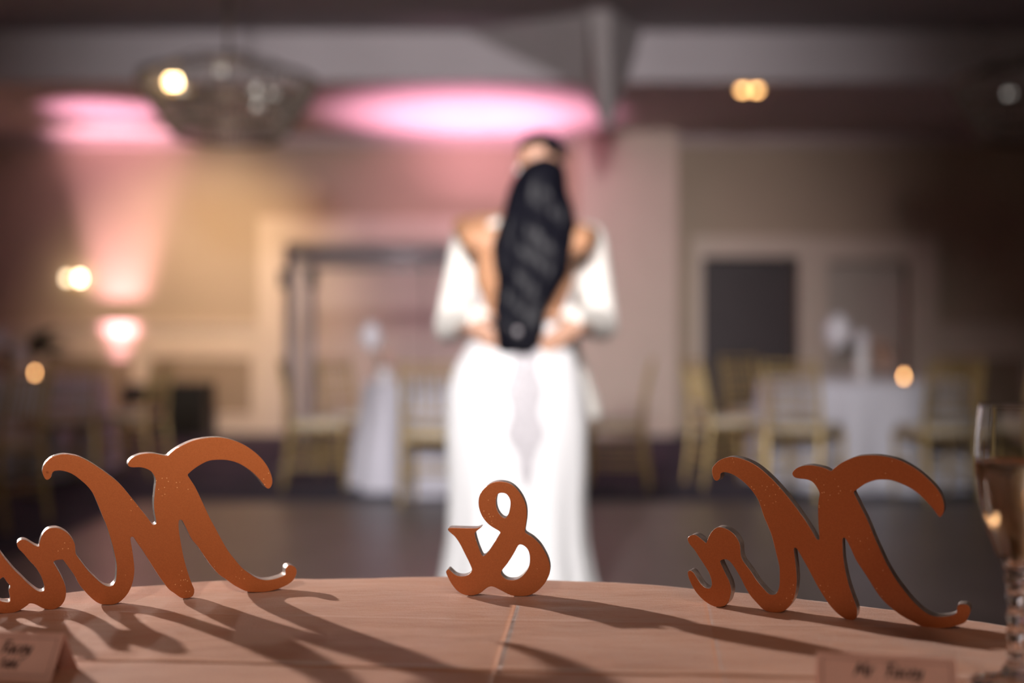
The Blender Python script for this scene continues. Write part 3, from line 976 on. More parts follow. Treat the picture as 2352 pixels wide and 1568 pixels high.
def eyes(parent, h, s=1.0):
    c, f, side, up = h
    for k in (-1, 1):
        b = nb()
        ball(b, c + side * 0.031 * k * s + f * 0.078 * s + up * 0.004 * s - parent.location, 0.0115 * s, 10, 8)
        obj('eye', b, 'white', parent)


def place(me, o0):
    me.transform(Matrix.Translation(-Vector(o0)))
    return me


# ---- woman in the white gown, back to the head table
BO = (0.05, 4.33, 0.012)
b = nb()
bh = head(b, (0.100, 4.395, 1.600), (0.12, 1, 0.12), 0.98)
chain(b, [((0.065, 4.345, 1.40), 0.060), ((0.085, 4.365, 1.47), 0.048), ((0.095, 4.375, 1.55), 0.050)])
ball(b, (0.045, 4.335, 1.30), (0.182, 0.098, 0.17), 20, 14)
ball(b, (0.040, 4.330, 1.14), (0.146, 0.088, 0.16), 20, 14)
ball(b, (0.040, 4.325, 0.97), (0.170, 0.115, 0.15), 20, 14)
ball(b, (-0.015, 4.41, 1.29), (0.062, 0.060, 0.06)); ball(b, (0.12, 4.41, 1.29), (0.062, 0.060, 0.06))
chain(b, [((-0.120, 4.335, 1.415), 0.055), ((0.225, 4.335, 1.41), 0.055)])
for sh, el_, wr, th in (((-0.140, 4.34, 1.425), (-0.190, 4.50, 1.480), (0.00, 4.735, 1.535), -1), ((0.245, 4.34, 1.415), (0.295, 4.51, 1.450), (0.150, 4.755, 1.525), 1)):
    chain(b, [(sh, 0.050), ((Vector(sh) + Vector(el_)) / 2, 0.044), (el_, 0.037), ((Vector(el_) * 0.6 + Vector(wr) * 0.4), 0.035), (wr, 0.024)])
    hand(b, wr, Vector((0.6 * -th, 0.35, 0.25)), Vector((0.2 * th * -1, -1, 0)), Vector((0, 0.3, 1)), 0.3)
for k in (-0.085, 0.085):
    chain(b, [((0.04 + k, 4.325, 0.92), 0.085), ((0.04 + k * .9, 4.335, 0.50), 0.056), ((0.04 + k * .8, 4.32, 0.32), 0.050), ((0.04 + k * .7, 4.31, 0.12), 0.034)])
    chain(b, [((0.04 + k * .7, 4.30, 0.075), 0.030), ((0.04 + k * .8, 4.42, 0.048), 0.030)])
me = place(remesh(b, 0.0065, 5), BO)
bride = link('person', me, 'skin_bride', None, BO, smooth=True)
tag(bride, 'person with long black hair in a white gown, arms around their partner\'s neck', 'person')
eyes(bride, bh, 0.98)

# gown: fitted skirt with soft folds, low back, flaring hem and short train
b = nb()
N = 96
prof = [(0.002, 0.35, 0.36, 0.01, -0.03), (0.06, 0.315, 0.31, 0.015, -0.02), (0.18, 0.272, 0.25, 0.018, -0.01), (0.32, 0.250, 0.205, 0.018, 0),
        (0.46, 0.246, 0.178, 0.018, 0), (0.60, 0.252, 0.168, 0.018, 0), (0.74, 0.254, 0.165, 0.015, 0), (0.86, 0.244, 0.158, 0.012, 0), (0.95, 0.222, 0.146, 0.016, 0),
        (1.02, 0.188, 0.126, 0.028, 0), (1.08, 0.160, 0.108, 0.038, 0)]
rings = []
for z, rx, ry, cx, dy in prof:
    fold = 0.045 * max(0, 1 - z / 0.75)
    rings.append([((cx + rx * math.cos(a) * (1 + fold * math.sin(a * 11 + 0.6) + 0.5 * fold * math.sin(a * 19))),
                   4.328 + dy + ry * math.sin(a) * (1 + fold * math.sin(a * 11 + 0.6)), z + 0.012) for a in (2 * math.pi * i / N for i in range(N))])
# bodice: rises to the bust in front, dips at the back
for t in (0.34, 0.67, 1.0):
    ring = []
    for i in range(N):
        a = 2 * math.pi * i / N
        front = 0.5 + 0.5 * math.sin(a)
        z = 1.09 + t * (0.02 + 0.25 * front ** 1.5)
        g = max(0.0, (z - 1.09) / 0.25)
        rx = 0.156 + 0.036 * g
        ry = 0.103 + (0.055 * g if math.sin(a) > 0 else 0)
        ring.append((0.040 + rx * math.cos(a), 4.332 + ry * math.sin(a), z))
    rings.append(ring)
loft(b, rings, cap=False)
bmesh.ops.translate(b, verts=b.verts, vec=-Vector(BO))
g = obj('gown', b, 'gown', bride, smooth=True)
md = g.modifiers.new('t', 'SOLIDIFY'); md.thickness = 0.004; md.offset = 0
# lace panel down the back of the skirt and the bodice
b = nb()
cols, rows = 14, 26
grid = []
for j in range(rows + 1):
    z = 0.52 + (1.10 - 0.52) * j / rows
    k = 0
    while k < len(prof) - 2 and prof[k + 1][0] < z: k += 1
    p, q = prof[k], prof[k + 1]
    t = min(1, max(0, (z - p[0]) / (q[0] - p[0])))
    rx, ry, cx = (p[i] + (q[i] - p[i]) * t for i in (1, 2, 3))
    half = (0.24 + 0.04 * math.sin(j * 0.9)) * min(1, 0.08 + j / 9)
    row = []
    for i in range(cols + 1):
        a = -math.pi / 2 + 0.13 + half * (2 * i / cols - 1)
        fold = 0.045 * max(0, 1 - z / 0.75)
        kk = 1 + fold * math.sin(a * 11 + 0.6)
        row.append(b.verts.new((cx + rx * math.cos(a) * (kk + 0.5 * fold * math.sin(a * 19)) * 1.0, 4.328 + ry * math.sin(a) * kk - 0.006, z + 0.012)))
    grid.append(row)
for j in range(rows):
    for i in range(cols):
        b.faces.new((grid[j][i], grid[j][i + 1], grid[j + 1][i + 1], grid[j + 1][i]))
bmesh.ops.translate(b, verts=b.verts, vec=-Vector(BO))
obj('lace_panel', b, 'lace', g, smooth=True)
for j in range(7):
    b = nb()
    ball(b, Vector((0.045 - 0.004 * j, 4.328 - 0.106 - 0.012 * min(j, 4) - 0.012, 1.06 - 0.035 * j)) - Vector(BO), 0.007, 8, 6)
    obj('button', b, 'white', g)

# hair: a long wavy fall from crown to waist
b = nb()
N = 72
HP = [(1.728, 0.118, 4.385, 0.012, 0.012), (1.716, 0.117, 4.385, 0.048, 0.05), (1.694, 0.113, 4.383, 0.076, 0.084), (1.655, 0.106, 4.380, 0.094, 0.108), (1.60, 0.098, 4.368, 0.106, 0.110),
      (1.54, 0.090, 4.335, 0.122, 0.092), (1.48, 0.085, 4.300, 0.134, 0.070), (1.42, 0.083, 4.275, 0.139, 0.058), (1.36, 0.078, 4.258, 0.136, 0.054), (1.30, 0.066, 4.248, 0.126, 0.052),
      (1.24, 0.052, 4.240, 0.110, 0.050), (1.18, 0.038, 4.228, 0.096, 0.048), (1.12, 0.028, 4.210, 0.090, 0.046), (1.07, 0.020, 4.195, 0.086, 0.038), (1.035, 0.016, 4.190, 0.076, 0.028), (1.005, 0.010, 4.190, 0.050, 0.012)]
rings = []
HZ = []
for j in range(len(HP) - 1):
    for t in (0.0, 0.25, 0.5, 0.75):
        HZ.append(tuple(a + (c - a) * t for a, c in zip(HP[j], HP[j + 1])))
HZ.append(HP[-1])
for z, cx, cy, rx, ry in HZ:
    k = min(1.0, max(0.0, (1.70 - z) / 0.15))
    ring = []
    for i in range(N):
        a = 2 * math.pi * i / N
        wave = noise.noise((math.cos(a) * 2.2, math.sin(a) * 2.2, z * 9.0))
        m1 = 1 + k * (0.05 * math.sin(a * 18 + z * 14 + 3 * wave) + 0.03 * math.sin(a * 31 + 2) + 0.16 * wave)
        ring.append((cx + rx * math.cos(a) * (1 + (m1 - 1) * 0.5) + 0.006 * k * math.sin(z * 26), cy + ry * math.sin(a) * m1 + 0.010 * k * math.sin(z * 34 + math.cos(a) * 3), z))
    rings.append(ring)
loft(b, rings)
bmesh.ops.translate(b, verts=b.verts, vec=-Vector(BO))
hr = obj('hair', b, 'hair', bride, smooth=True)
b = nb()
ball(b, Vector((0.020, 4.150, 1.085)) - Vector(BO), (0.013, 0.006, 0.013), 10, 8)
obj('hair_clip', b, 'steel', hr)

# ---- man in the white jacket, facing the head table
GO = (0.065, 4.62, 0.012)
b = nb()
gh = head(b, (0.108, 4.665, 1.732), (-0.72, -0.66, -0.24), 1.06)
chain(b, [((0.07, 4.64, 1.44), 0.070), ((0.085, 4.648, 1.54), 0.058), ((0.10, 4.66, 1.64), 0.060)])
ball(b, (0.065, 4.615, 1.29), (0.175, 0.110, 0.20), 20, 14)
ball(b, (0.065, 4.610, 1.08), (0.155, 0.100, 0.18), 20, 14)
ball(b, (0.065, 4.615, 0.93), (0.165, 0.110, 0.12), 20, 14)
chain(b, [((-0.13, 4.62, 1.445), 0.062), ((0.265, 4.62, 1.44), 0.062)])
for sh, el_, wr, th in (((-0.155, 4.62, 1.435), (-0.228, 4.48, 1.105), (-0.140, 4.215, 1.105), 1), ((0.285, 4.62, 1.43), (0.335, 4.49, 1.120), (0.232, 4.215, 1.105), -1)):
    chain(b, [(sh, 0.055), ((Vector(sh) + Vector(el_)) / 2, 0.048), (el_, 0.041), ((Vector(el_) * 0.6 + Vector(wr) * 0.4), 0.040), (wr, 0.028)])
    hand(b, wr, Vector((0.85 * th, -0.10, -0.50)), Vector((0.15 * th, 1, 0.0)), Vector((0.15 * th, -0.2, 1)), 0.22)
for k in (-0.115, 0.115):
    chain(b, [((0.07 + k * .85, 4.615, 0.90), 0.088), ((0.07 + k, 4.62, 0.50), 0.060), ((0.07 + k, 4.63, 0.33), 0.055), ((0.07 + k, 4.635, 0.10), 0.038)])
    chain(b, [((0.07 + k, 4.65, 0.058), 0.034), ((0.07 + k * 1.1, 4.50, 0.048), 0.034)])
me = place(remesh(b, 0.0065, 5), GO)
groom = link('person', me, 'skin_groom', None, GO, smooth=True)
tag(groom, 'person with short dark hair in a white jacket and black trousers, holding their partner\'s waist', 'person')
eyes(groom, gh, 1.06)

b = nb()
chain(b, [((-0.125, 4.62, 1.440), 0.078), ((0.06, 4.62, 1.455), 0.085), ((0.258, 4.62, 1.435), 0.078)])
ball(b, (0.065, 4.612, 1.28), (0.205, 0.132, 0.24), 24, 16)
ball(b, (0.065, 4.608, 1.06), (0.195, 0.126, 0.20), 24, 16)
loft(b, [circ((0.062, 4.61, z), rx, ry, 32) for z, rx, ry in ((1.10, 0.185, 0.12), (1.0, 0.205, 0.13), (0.90, 0.245, 0.14), (0.82, 0.275, 0.148), (0.755, 0.288, 0.152))])
for sh, el_, wr in (((-0.158, 4.62, 1.435), (-0.232, 4.485, 1.105), (-0.120, 4.225, 1.128)), ((0.290, 4.62, 1.43), (0.338, 4.495, 1.115), (0.212, 4.225, 1.128))):
    sh, el_, wr = Vector(sh), Vector(el_), Vector(wr)
    chain(b, [(sh, 0.078), ((sh + el_) / 2, 0.070), (el_, 0.062), ((el_ + wr) / 2, 0.057)])
    d = (wr - el_).normalized()
    tube(b, [(el_ + wr) / 2, wr, wr + d * 0.02], [0.056, 0.048, 0.047], 20)
me = place(remesh(b, 0.0075, 4), GO)
jk = link('jacket', me, 'jacket', groom, smooth=True)
b = nb()
for sx in (-1, 1):
    b.faces.new([b.verts.new(Vector(p) - Vector(GO)) for p in ((0.065 + sx * 0.01, 4.478, 1.10), (0.065 + sx * 0.085, 4.492, 1.30), (0.065 + sx * 0.06, 4.530, 1.46), (0.065 + sx * 0.03, 4.505, 1.44))])
lp = obj('lapel', b, 'jacket', jk)
md = lp.modifiers.new('t', 'SOLIDIFY'); md.thickness = 0.006; md.offset = 0
b = nb()
for k in (-0.115, 0.115):
    loft(b, [circ((0.07 + k * (0.85 if z > 0.7 else 1), 4.615 + 0.02 * (1 - z), z), r, r * 1.05, 24) for z, r in
             ((0.055, 0.088), (0.12, 0.082), (0.30, 0.084), (0.50, 0.090), (0.70, 0.104), (0.86, 0.118), (0.98, 0.110))])
ball(b, (0.07, 4.615, 0.94), (0.185, 0.125, 0.10), 20, 12)
me = place(remesh(b, 0.009, 4), GO)
link('trousers', me, 'trouser', groom, smooth=True)
for k in (-0.115, 0.115):
    b = nb()
    ball(b, (0.07 + k * 1.08 - GO[0], 4.53 - GO[1], 0.054 - GO[2]), (0.047, 0.075, 0.040))
    ball(b, (0.07 + k * 1.02 - GO[0], 4.64 - GO[1], 0.060 - GO[2]), (0.043, 0.065, 0.046))
    link('shoe', remesh(b, 0.006, 4), 'shoe', groom, smooth=True)
# short hair cap
b = nb()
c, f, side, up = gh
rot = Matrix((side, f, up)).transposed().to_4x4()
bmesh.ops.create_uvsphere(b, u_segments=32, v_segments=20, radius=1, matrix=Matrix.Identity(4))
bmesh.ops.delete(b, geom=[v for v in b.verts if v.co.z < -0.2 + 0.7 * max(0, v.co.y + 0.1) or (v.co.z < 0.50 and v.co.y > 0.45)], context='VERTS')
for v in b.verts:
    v.co *= 1 + 0.03 * noise.noise(v.co * 9)
bmesh.ops.transform(b, matrix=Matrix.Translation(c - f * 0.014 + up * 0.032 - Vector(GO)) @ rot @ Matrix.Diagonal((0.088, 0.106, 0.098, 1)), verts=b.verts)
ho = obj('hair', b, 'hair', groom, smooth=True)
md = ho.modifiers.new('t', 'SOLIDIFY'); md.thickness = 0.012; md.offset = 0


# ------------------------------------------------------------------ guest tables and chairs
def bar_mesh(p0, p1, r0, r1=None, n=8, mid=None):
    b = nb()
    pts, rd = [Vector(p0)], [r0]
    if mid:
        pts += [Vector(m[0]) for m in mid]; rd += [m[1] for m in mid]
    pts.append(Vector(p1)); rd.append(r1 if r1 is not None else r0)
    tube(b, pts, rd, n)
    return b


def make_chair():
    """ballroom chair with bamboo-turned bars; faces +Y"""
    e = empty('ballroom_chair')
    b = nb()
    loft(b, [[(-.20, -.19, .415), (.20, -.19, .415), (.215, .20, .415), (-.215, .20, .415)], [(-.205, -.195, .43), (.205, -.195, .43), (.22, .205, .43), (-.22, .205, .43)],
             [(-.20, -.19, .445), (.20, -.19, .445), (.215, .20, .445), (-.215, .20, .445)]])
    obj('seat', b, 'gold', e)
    b = nb()
    rr = []
    for z, s in ((.445, .90), (.455, .97), (.475, .98), (.488, .92), (.493, .70)):
        rr.append([(x * s, y * s, z) for x, y in ((-.19, -.17), (0, -.18), (.19, -.17), (.20, 0), (.205, .19), (0, .20), (-.205, .19), (-.20, 0))])
    loft(b, rr)
    obj('cushion', b, 'cushion', e, smooth=True)
    for s in (-1, 1):
        obj('leg', bar_mesh((s * .20, .205, 0), (s * .20, .19, .43), .013, .017, mid=[((s * .20, .20, .15), .017), ((s * .20, .196, .30), .015)]), 'gold', e)
        obj('back_post', bar_mesh((s * .19, -.24, 0), (s * .185, -.265, .92), .013, .013,
                                  mid=[((s * .19, -.21, .2), .017), ((s * .19, -.185, .43), .018), ((s * .188, -.20, .62), .016), ((s * .186, -.235, .80), .016)]), 'gold', e)
        obj('stretcher', bar_mesh((s * .195, -.215, .16), (s * .20, .20, .16), .010), 'gold', e)
        obj('stretcher', bar_mesh((s * .193, -.20, .28), (s * .20, .196, .28), .010), 'gold', e)
    obj('stretcher', bar_mesh((-.20, .20, .22), (.20, .20, .22), .010), 'gold', e)
    obj('stretcher', bar_mesh((-.19, -.205, .22), (.19, -.205, .22), .010), 'gold', e)
    for z, y in ((.90, -.26), (.845, -.247), (.60, -.198), (.53, -.19)):
        obj('back_rail', bar_mesh((-.187, y, z), (.187, y, z), .012), 'gold', e)
    for k in range(5):
        x = -.125 + .0625 * k
        obj('spindle', bar_mesh((x, -.198, .60), (x, -.247, .845), .008), 'gold', e)
    return e


chair0 = make_chair()
used = [False]


def place_chair(x, y, face, label, group):
    c = chair0 if not used[0] else copy_tree(chair0)
    used[0] = True
    c.location = (x, y, 0)
    c.rotation_euler = (0, 0, math.atan2(face[1], face[0]) - math.pi / 2)
    tag(c, label, 'chair', group)
    return c


def guest_cloth(x, y, r, label, nf=13, seed=0):
    b = nb()
    n = 120
    rings = [circ((0, 0, 0), r * k, r * k, n) for k in (0.25, 0.5, 0.75, 0.97)]
    for rr, z, amp in ((r, -0.008, 0), (r + .006, -0.05, .006), (r + .02, -0.25, .025), (r + .045, -0.5, .05), (r + .06, -0.757, .07)):
        rings.append([((rr + amp * math.sin(a * nf + seed + math.sin(a * 3 + seed))) * math.cos(a), (rr + amp * math.sin(a * nf + seed + math.sin(a * 3 + seed))) * math.sin(a), z)
                      for a in (2 * math.pi * i / n for i in range(n))])
    loft(b, rings, cap=False)
    c = b.verts.new((0, 0, 0)); b.verts.ensure_lookup_table()
    for i in range(n):
        b.faces.new((c, b.verts[i], b.verts[(i + 1) % n]))
    o = obj('tablecloth', b, 'linen', loc=(x, y, 0.76), smooth=True)
    tag(o, label, 'tablecloth')
    return o


def ring_chairs(cx, cy, seats, where, group, r=1.10):
    for a, which in seats:
        a = R(a)
        place_chair(cx + r * math.cos(a), cy + r * math.sin(a), (-math.cos(a), -math.sin(a)), 'gold spindle-back chair ' + where + ', ' + which, group)


def candle(x, y, z, label):
    e = empty('votive_candle', (x, y, z))
    tag(e, label, 'candle')
    b = nb()
    lathe(b, [(0.0005, -0.001), (0.026, -0.001), (0.030, 0.030), (0.028, 0.030), (0.0245, 0.004), (0.0005, 0.003)], 16)
    obj('cup', b, 'glass', e, smooth=True)
    b = nb()
    lathe(b, [(0.0005, 0.003), (0.023, 0.004), (0.0238, 0.013), (0.0005, 0.013)], 16)
    obj('wax', b, 'wax', e)
    b = nb()
    lathe(b, [(0.0005, 0.012), (0.010, 0.020), (0.015, 0.033), (0.010, 0.052), (0.0005, 0.072)], 12)
    obj('flame', b, 'flame', e, smooth=True)
    return e


def leaf_mesh(b, p, d, l, w):
    p, d = Vector(p), Vector(d).normalized()
    s = d.cross(Vector((0, 0, 1)))
    s = s.normalized() if s.length > 0.01 else Vector((1, 0, 0))
    n = s.cross(d)
    v = [b.verts.new(p), b.verts.new(p + d * l * .45 + s * w + n * w * .3), b.verts.new(p + d * l - n * l * .15), b.verts.new(p + d * l * .45 - s * w + n * w * .3), b.verts.new(p + d * l * .5)]
    b.faces.new((v[0], v[1], v[4])); b.faces.new((v[1], v[2], v[4])); b.faces.new((v[2], v[3], v[4])); b.faces.new((v[3], v[0], v[4]))


def flower_head(parent, c, r, m):
    b = nb()
    for k in range(42):
        z = 1 - 2 * (k + .5) / 42
        a = k * 2.39996
        q = math.sqrt(max(0, 1 - z * z))
        d = Vector((q * math.cos(a), q * math.sin(a), z))
        leaf_mesh(b, Vector(c) + d * r * .55, d + Vector((0, 0, .2)), r * .62, r * .26)
    ball(b, c, r * .78, 10, 8)
    obj('flower', b, m, parent)


def centrepiece(x, y, z, flowers, leaves, label, vase_h=0.20, lm='leaf', vase=True):
    e = empty('centrepiece', (x, y, z))
    tag(e, label, 'centrepiece')
    if vase:
        b = nb()
        lathe(b, [(0.0005, -0.001), (0.055, -0.001), (0.06, 0.01), (0.042, 0.05), (0.048, vase_h * .6), (0.062, vase_h), (0.055, vase_h), (0.04, vase_h * .6), (0.0005, vase_h * .5)], 20)
        obj('vase', b, 'white', e, smooth=True)
    for (dx, dy, dz, r, m) in flowers:
        b = nb()
        tube(b, [(dx * .1, dy * .1, vase_h * .7), (dx * .6, dy * .6, (vase_h + dz) / 2), (dx, dy, dz)], 0.005, 6)
        obj('stem', b, 'leaf', e)
        flower_head(e, (dx, dy, dz), r, m)
    for (dx, dy, dz, l) in leaves:
        for k in range(5):
            b = nb()
            a = random.uniform(-.7, .7)
            d = Vector((dx, dy, dz)).normalized()
            d = Matrix.Rotation(a, 3, 'Z') @ d + Vector((0, 0, random.uniform(-.3, .4)))
            leaf_mesh(b, (dx * .2, dy * .2, vase_h * .9), d, l * random.uniform(.8, 1.1), l * .26)
            o = obj('leaf', b, lm, e)
    return e


# table by the two doors
TR = (2.65, 9.08)
guest_cloth(TR[0], TR[1], 0.76, 'white cloth on the round table below the beige door', 13, 0.5)
ring_chairs(TR[0], TR[1], ((-80, 'its back square to the dance floor'), (-126, 'second round from the couple'), (-168, 'towards the couple'),
                            (-40, 'behind the champagne flute'), (-4, 'farthest from the couple'), (38, 'between cloth and beige door'), (122, 'between cloth and dark door')), 'at the vase table', 'gold chairs around the table with the white vase')
p = px(1980, 870, TR[1])
centrepiece(p.x, TR[1], 0.76, [(-0.20, -0.05, 0.37, 0.125, 'petal'), (0.17, 0.02, 0.19, 0.10, 'peach'), (0.02, 0.08, 0.30, 0.07, 'petal'), (0.09, -0.03, 0.24, 0.06, 'peach')],
            [(-.2, -.1, .02, .19), (.22, -.08, .0, .19), (.1, .2, .05, .18), (-.1, .2, .08, .18)],
            'white vase with a big white bloom, peach flowers and dark leaves', 0.24)
p = px(2076, 893, 8.42)
candle(p.x, 8.42, 0.76, 'small lit votive candle beside the white vase of flowers')

# table behind the couple
TM = (-0.33, 8.84)
guest_cloth(TM[0], TM[1], 0.76, 'white cloth on the round table behind the dancing couple', 13, 2.1)
ring_chairs(TM[0], TM[1], ((-8, 'beside the pilaster'), (-98, 'its back to the dance floor'), (188, 'next to the pipe arch'), (145, 'between cloth and double door')), 'at the table behind the couple', 'gold chairs around the table behind the couple')
p = px(842, 770, 8.9)
centrepiece(TM[0] - 0.62, 8.9, 0.76, [(-0.10, 0, 0.33, 0.10, 'petal'), (0.02, 0.03, 0.16, 0.05, 'peach')], [(-.1, -.1, .05, .08), (.1, -.05, .05, .08)],
            'round white flower head on a stem in a small white vase behind the couple', 0.09)

# table on the left
TL = (-4.12, 9.75)
guest_cloth(TL[0], TL[1], 0.76, 'white cloth on the round table near the pink wall light', 13, 4.0)
ring_chairs(TL[0], TL[1], ((-88, 'its back to the Mrs sign'), (-48, 'its back to the dance floor'), (-9, 'nearest the loudspeaker')), 'at the candle table by the uplight', 'gold chairs around the table near the pink wall light')
p = px(80, 866, 9.4)
candle(p.x, 9.4, 0.76, 'small lit votive candle on the table near the pink wall light')
centrepiece(-3.98, 9.7, 0.76, [(-0.16, -0.05, 0.30, 0.09, 'petal'), (-0.05, 0.05, 0.22, 0.07, 'petal')], [(.3, -.05, .22, .34), (.35, .02, .10, .34), (.2, .1, .2, .28), (-.2, -.1, .1, .2)],
            'arrangement of drooping near-black leaves with a few white blooms', 0.20, 'leafblack')
place_chair(-2.98, 6.85, (-1, 0.25), 'gold spindle-back chair standing by itself at the edge of the dance floor', None)
# ------------------------------------------------------------------ things along the far wall
# loudspeaker on the floor
p = px(425, 990, 13.2)
e = empty('loudspeaker', (p.x, 13.2, 0))
tag(e, 'black box loudspeaker standing on the floor by the wainscot', 'loudspeaker')
b = nb(); box(b, -.27, .27, -.2, .25, 0, .60); bmesh.ops.bevel(b, geom=b.edges[:], offset=.015, segments=2)
obj('cabinet', b, 'black', e)
b = nb(); box(b, -.24, .24, -.215, -.198, .04, .56)
obj('grille', b, 'grille', e)
for s in (-1, 1):
    b = nb(); tube(b, [(s * .27, -.02, .40), (s * .295, -.02, .41), (s * .295, .08, .41), (s * .27, .08, .40)], .010)
    obj('carry_handle', b, 'black', e)
# small wooden stand with an amplifier
p = px(316, 990, 13.1)
e = empty('side_stand', (p.x, 13.1, 0))
tag(e, 'small brown wooden stand carrying a black amplifier', 'stand')
for sx in (-1, 1):
    for sy in (-1, 1):
        b = nb(); box(b, sx * .13 - .015, sx * .13 + .015, sy * .13 - .015, sy * .13 + .015, 0, .36)
        obj('leg', b, 'wood', e)
b = nb(); box(b, -.16, .16, -.16, .16, .355, .385)
obj('stand_top', b, 'wood', e)
b = nb(); box(b, -.14, .14, -.14, .14, .10, .12)
obj('shelf', b, 'wood', e)
e2 = empty('amplifier', (p.x, 13.1, .384))
tag(e2, 'black amplifier box on the small wooden stand', 'amplifier')
b = nb(); box(b, -.14, .14, -.13, .13, 0, .2); bmesh.ops.bevel(b, geom=b.edges[:], offset=.01, segments=2)
obj('case', b, 'black', e2)
for k in range(4):
    b = nb()
    bmesh.ops.create_cone(b, cap_ends=True, segments=12, radius1=.014, radius2=.012, depth=.02, matrix=Matrix.Translation((-.09 + .06 * k, -.138, .13)) @ Matrix.Rotation(R(90), 4, 'X'))
    obj('knob', b, 'steel', e2)

# metal pipe arch with clamps
ad = 10.0
xa, xb, xc = px(668, 0, ad).x, px(715, 0, ad).x, px(1150, 0, ad).x
zt = px(0, 580, ad).z
e = empty('pipe_arch', ((xa + xc) / 2, ad, 0))
tag(e, 'grey metal pipe arch standing before the wide double door', 'arch')
ox = (xa + xc) / 2
for x, y in ((xa, -.06), (xb, .06), (xc, -.06)):
    b = nb(); tube(b, [(x - ox, y, 0), (x - ox, y, zt)], .022, 12)
    obj('pole', b, 'steel', e, smooth=True)
    b = nb(); box(b, x - ox - .06, x - ox + .06, y - .2, y + .2, 0, .015); bmesh.ops.bevel(b, geom=b.edges[:], offset=.004, segments=1)
    obj('base_plate', b, 'steel', e)
b = nb(); tube(b, [(xa - ox, -.06, zt - .02), (xc - ox, -.06, zt - .02)], .030, 12)
obj('crossbar', b, 'steel', e, smooth=True)
b = nb(); tube(b, [(xa - ox, -.06, zt - .12), (xc - ox, -.06, zt - .12)], .018, 12)
obj('crossbar', b, 'steel', e, smooth=True)
for x in (655, 720):
    q = px(x, 640, ad)
    b = nb(); box(b, q.x - ox - .035, q.x - ox + .035, -.1, .02, q.z - .07, q.z + .06); bmesh.ops.bevel(b, geom=b.edges[:], offset=.012, segments=2)
    c = obj('clamp', b, 'black', e)
    b = nb(); tube(b, [(q.x - ox, -.1, q.z), (q.x - ox, -.14, q.z)], .018, 10)
    obj('clamp_knob', b, 'black', c)

# uplights
for (x, y, lab) in ((-4.5, 13.38, 'black floor uplight throwing pink light up the wainscot'), (-4.15, 12.05, 'black floor uplight throwing pink light on the soffit behind the candle table'), (-0.15, 12.9, 'black floor uplight throwing pink light behind the couple')):
    e = empty('uplight', (x, y, 0)); tag(e, lab, 'uplight')
    b = nb(); lathe(b, [(.0005, 0), (.075, 0), (.085, .02), (.085, .12), (.078, .13), (.074, .12), (.0005, .118)], 24)
    obj('housing', b, 'fixture', e, smooth=False)
    b = nb(); lathe(b, [(.0005, .119), (.070, .119), (.070, .124), (.0005, .126)], 24)
    obj('lens', b, 'lens', e)
    for s in (-1, 1):
        b = nb(); box(b, s * .088 - .004, s * .088 + .004, -.02, .02, 0, .10)
        obj('bracket', b, 'fixture', e)

# wall sconce
q = px(176, 640, WD)
e = empty('wall_sconce', (q.x, WD, q.z - .15)); tag(e, 'brass wall sconce with two glowing globes on the beige wall', 'sconce')
b = nb(); box(b, -.05, .05, -.03, 0.0, .05, .22); bmesh.ops.bevel(b, geom=b.edges[:], offset=.01, segments=2)
obj('backplate', b, 'gold', e)
for s, r in ((-1, .040), (1, .042)):
    b = nb(); tube(b, [(0, -.03, .10), (s * .05, -.07, .06), (s * .075, -.10, .09)], .009)
    obj('arm', b, 'gold', e)
    b = nb(); ball(b, (s * .075, -.10, .15), r, 16, 10)
    obj('globe', b, 'globe' if s > 0 else 'globedim', e, smooth=True)

# recessed downlights in the soffit
for x, y, lit in ((px(1706, 200, 11.05).x, 11.05, True), (px(1738, 200, 11.05).x, 11.05, True), (-3.14, 11.10, True)):
    e = empty('downlight', (x, y, SOF))
    if x > 0:
        tag(e, 'warm glowing downlight paired with its twin in the soffit near the beam', 'downlight', 'paired downlights in the soffit')
    else:
        tag(e, 'single warm downlight in the soffit behind the crystal chandelier', 'downlight')
    b = nb(); lathe(b, [(.045, -.018), (.068, -.018), (.070, 0.002), (.045, 0.002)], 24, cap=False)
    obj('trim_ring', b, 'gold', e)
    b = nb(); ball(b, (0, 0, -.018), (.045, .045, .030), 16, 8)
    obj('lens', b, 'canlight', e, smooth=True)


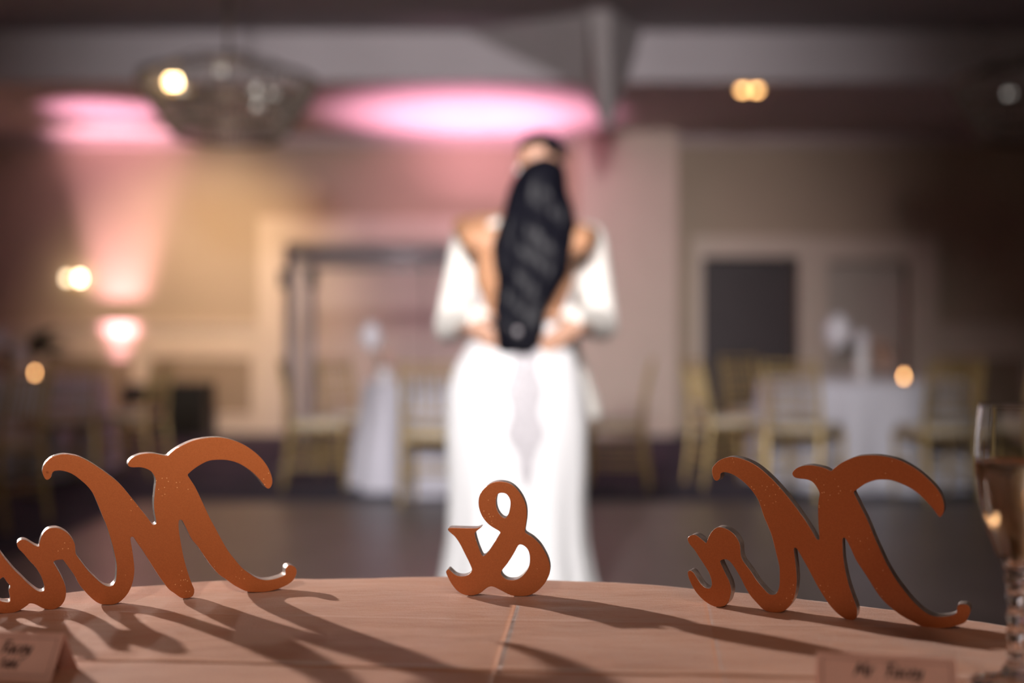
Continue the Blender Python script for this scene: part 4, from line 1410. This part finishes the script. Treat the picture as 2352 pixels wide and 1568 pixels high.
# chandeliers
def chandelier(x, y, z0, lit, label):
    e = empty('chandelier', (x, y, z0))
    tag(e, label, 'chandelier', 'crystal chandeliers under the ceiling')
    zc = CEI - z0
    b = nb(); tube(b, [(0, 0, .05), (0, 0, zc - .04)], .014, 10)
    obj('rod', b, 'bronze', e, smooth=True)
    b = nb(); lathe(b, [(.0005, zc + .005), (.11, zc + .005), (.10, zc - .03), (.03, zc - .07), (.0005, zc - .07)], 20)
    obj('ceiling_canopy', b, 'bronze', e)
    tiers = ((.60, .10), (.50, -.08), (.36, -.27))
    for r, z in tiers:
        b = nb(); lathe(b, [(r - .012, z - .015), (r + .012, z - .015), (r + .012, z + .015), (r - .012, z + .015), (r - .012, z - .015)], 48, cap=False)
        obj('ring', b, 'bronze', e)
    for k in range(6):
        a = k * math.pi / 3
        b = nb(); tube(b, [(0, 0, .30), (.3 * math.cos(a), .3 * math.sin(a), .24), (.60 * math.cos(a), .60 * math.sin(a), .10)], .008, 6)
        obj('arm', b, 'bronze', e)
    b = nb()
    rnd = random.Random(3)
    for (r0, z0_), (r1, z1) in zip(tiers[:-1], tiers[1:]):
        n = int(r0 * 110)
        for k in range(n):
            a = 2 * math.pi * k / n
            for t in (0.1, 0.3, 0.5, 0.7, 0.9):
                r = r0 + (r1 - r0) * t
                p = Vector((r * math.cos(a), r * math.sin(a), z0_ + (z1 - z0_) * t - .012))
                s = .013 + rnd.random() * .005
                v = [b.verts.new(p + Vector(d) * s) for d in ((1, 0, 0), (0, 1, 0), (-1, 0, 0), (0, -1, 0), (0, 0, 1.3), (0, 0, -1.6))]
                for i in range(4):
                    b.faces.new((v[i], v[(i + 1) % 4], v[4])); b.faces.new((v[(i + 1) % 4], v[i], v[5]))
    o = obj('crystal_strands', b, 'crystal', e)
    o['kind'] = 'stuff'
    for k, (a, r, z, m) in enumerate(lit):
        a = R(a)
        cx, cy = r * math.cos(a), r * math.sin(a)
        b = nb(); ball(b, (cx, cy, z), .030, 12, 8)
        l = obj('bulb', b, m, e, smooth=True)
        b = nb(); tube(b, [(cx, cy, z - .03), (cx, cy, z - .08), (cx * .8, cy * .8, z - .10)], .010, 8)
        obj('socket', b, 'bronze', l)
    return e


CD = 8.2
p = px(525, 222, CD)
chandelier(p.x, CD, p.z, ((-118, .50, .005, 'bulb'), (-121.5, .52, .005, 'bulb'), (-84, .40, .09, 'bulbdim'), (-55, .45, -.03, 'bulbdim'), (-50, .42, -.12, 'bulbdim'), (60, .45, .1, 'bulbdim'), (150, .45, .1, 'bulbdim')),
           'crystal chandelier with one bright warm pair of bulbs above the dance floor')
p = px(2396, 222, CD)
chandelier(p.x, CD, p.z, ((-118, .55, .06, 'bulbdim'), (-117, .56, -.06, 'bulbdim'), (-60, .4, .1, 'bulbdim'), (20, .4, .1, 'bulbdim'), (100, .4, .1, 'bulbdim')),
           'dim crystal chandelier above the round table by the doors')
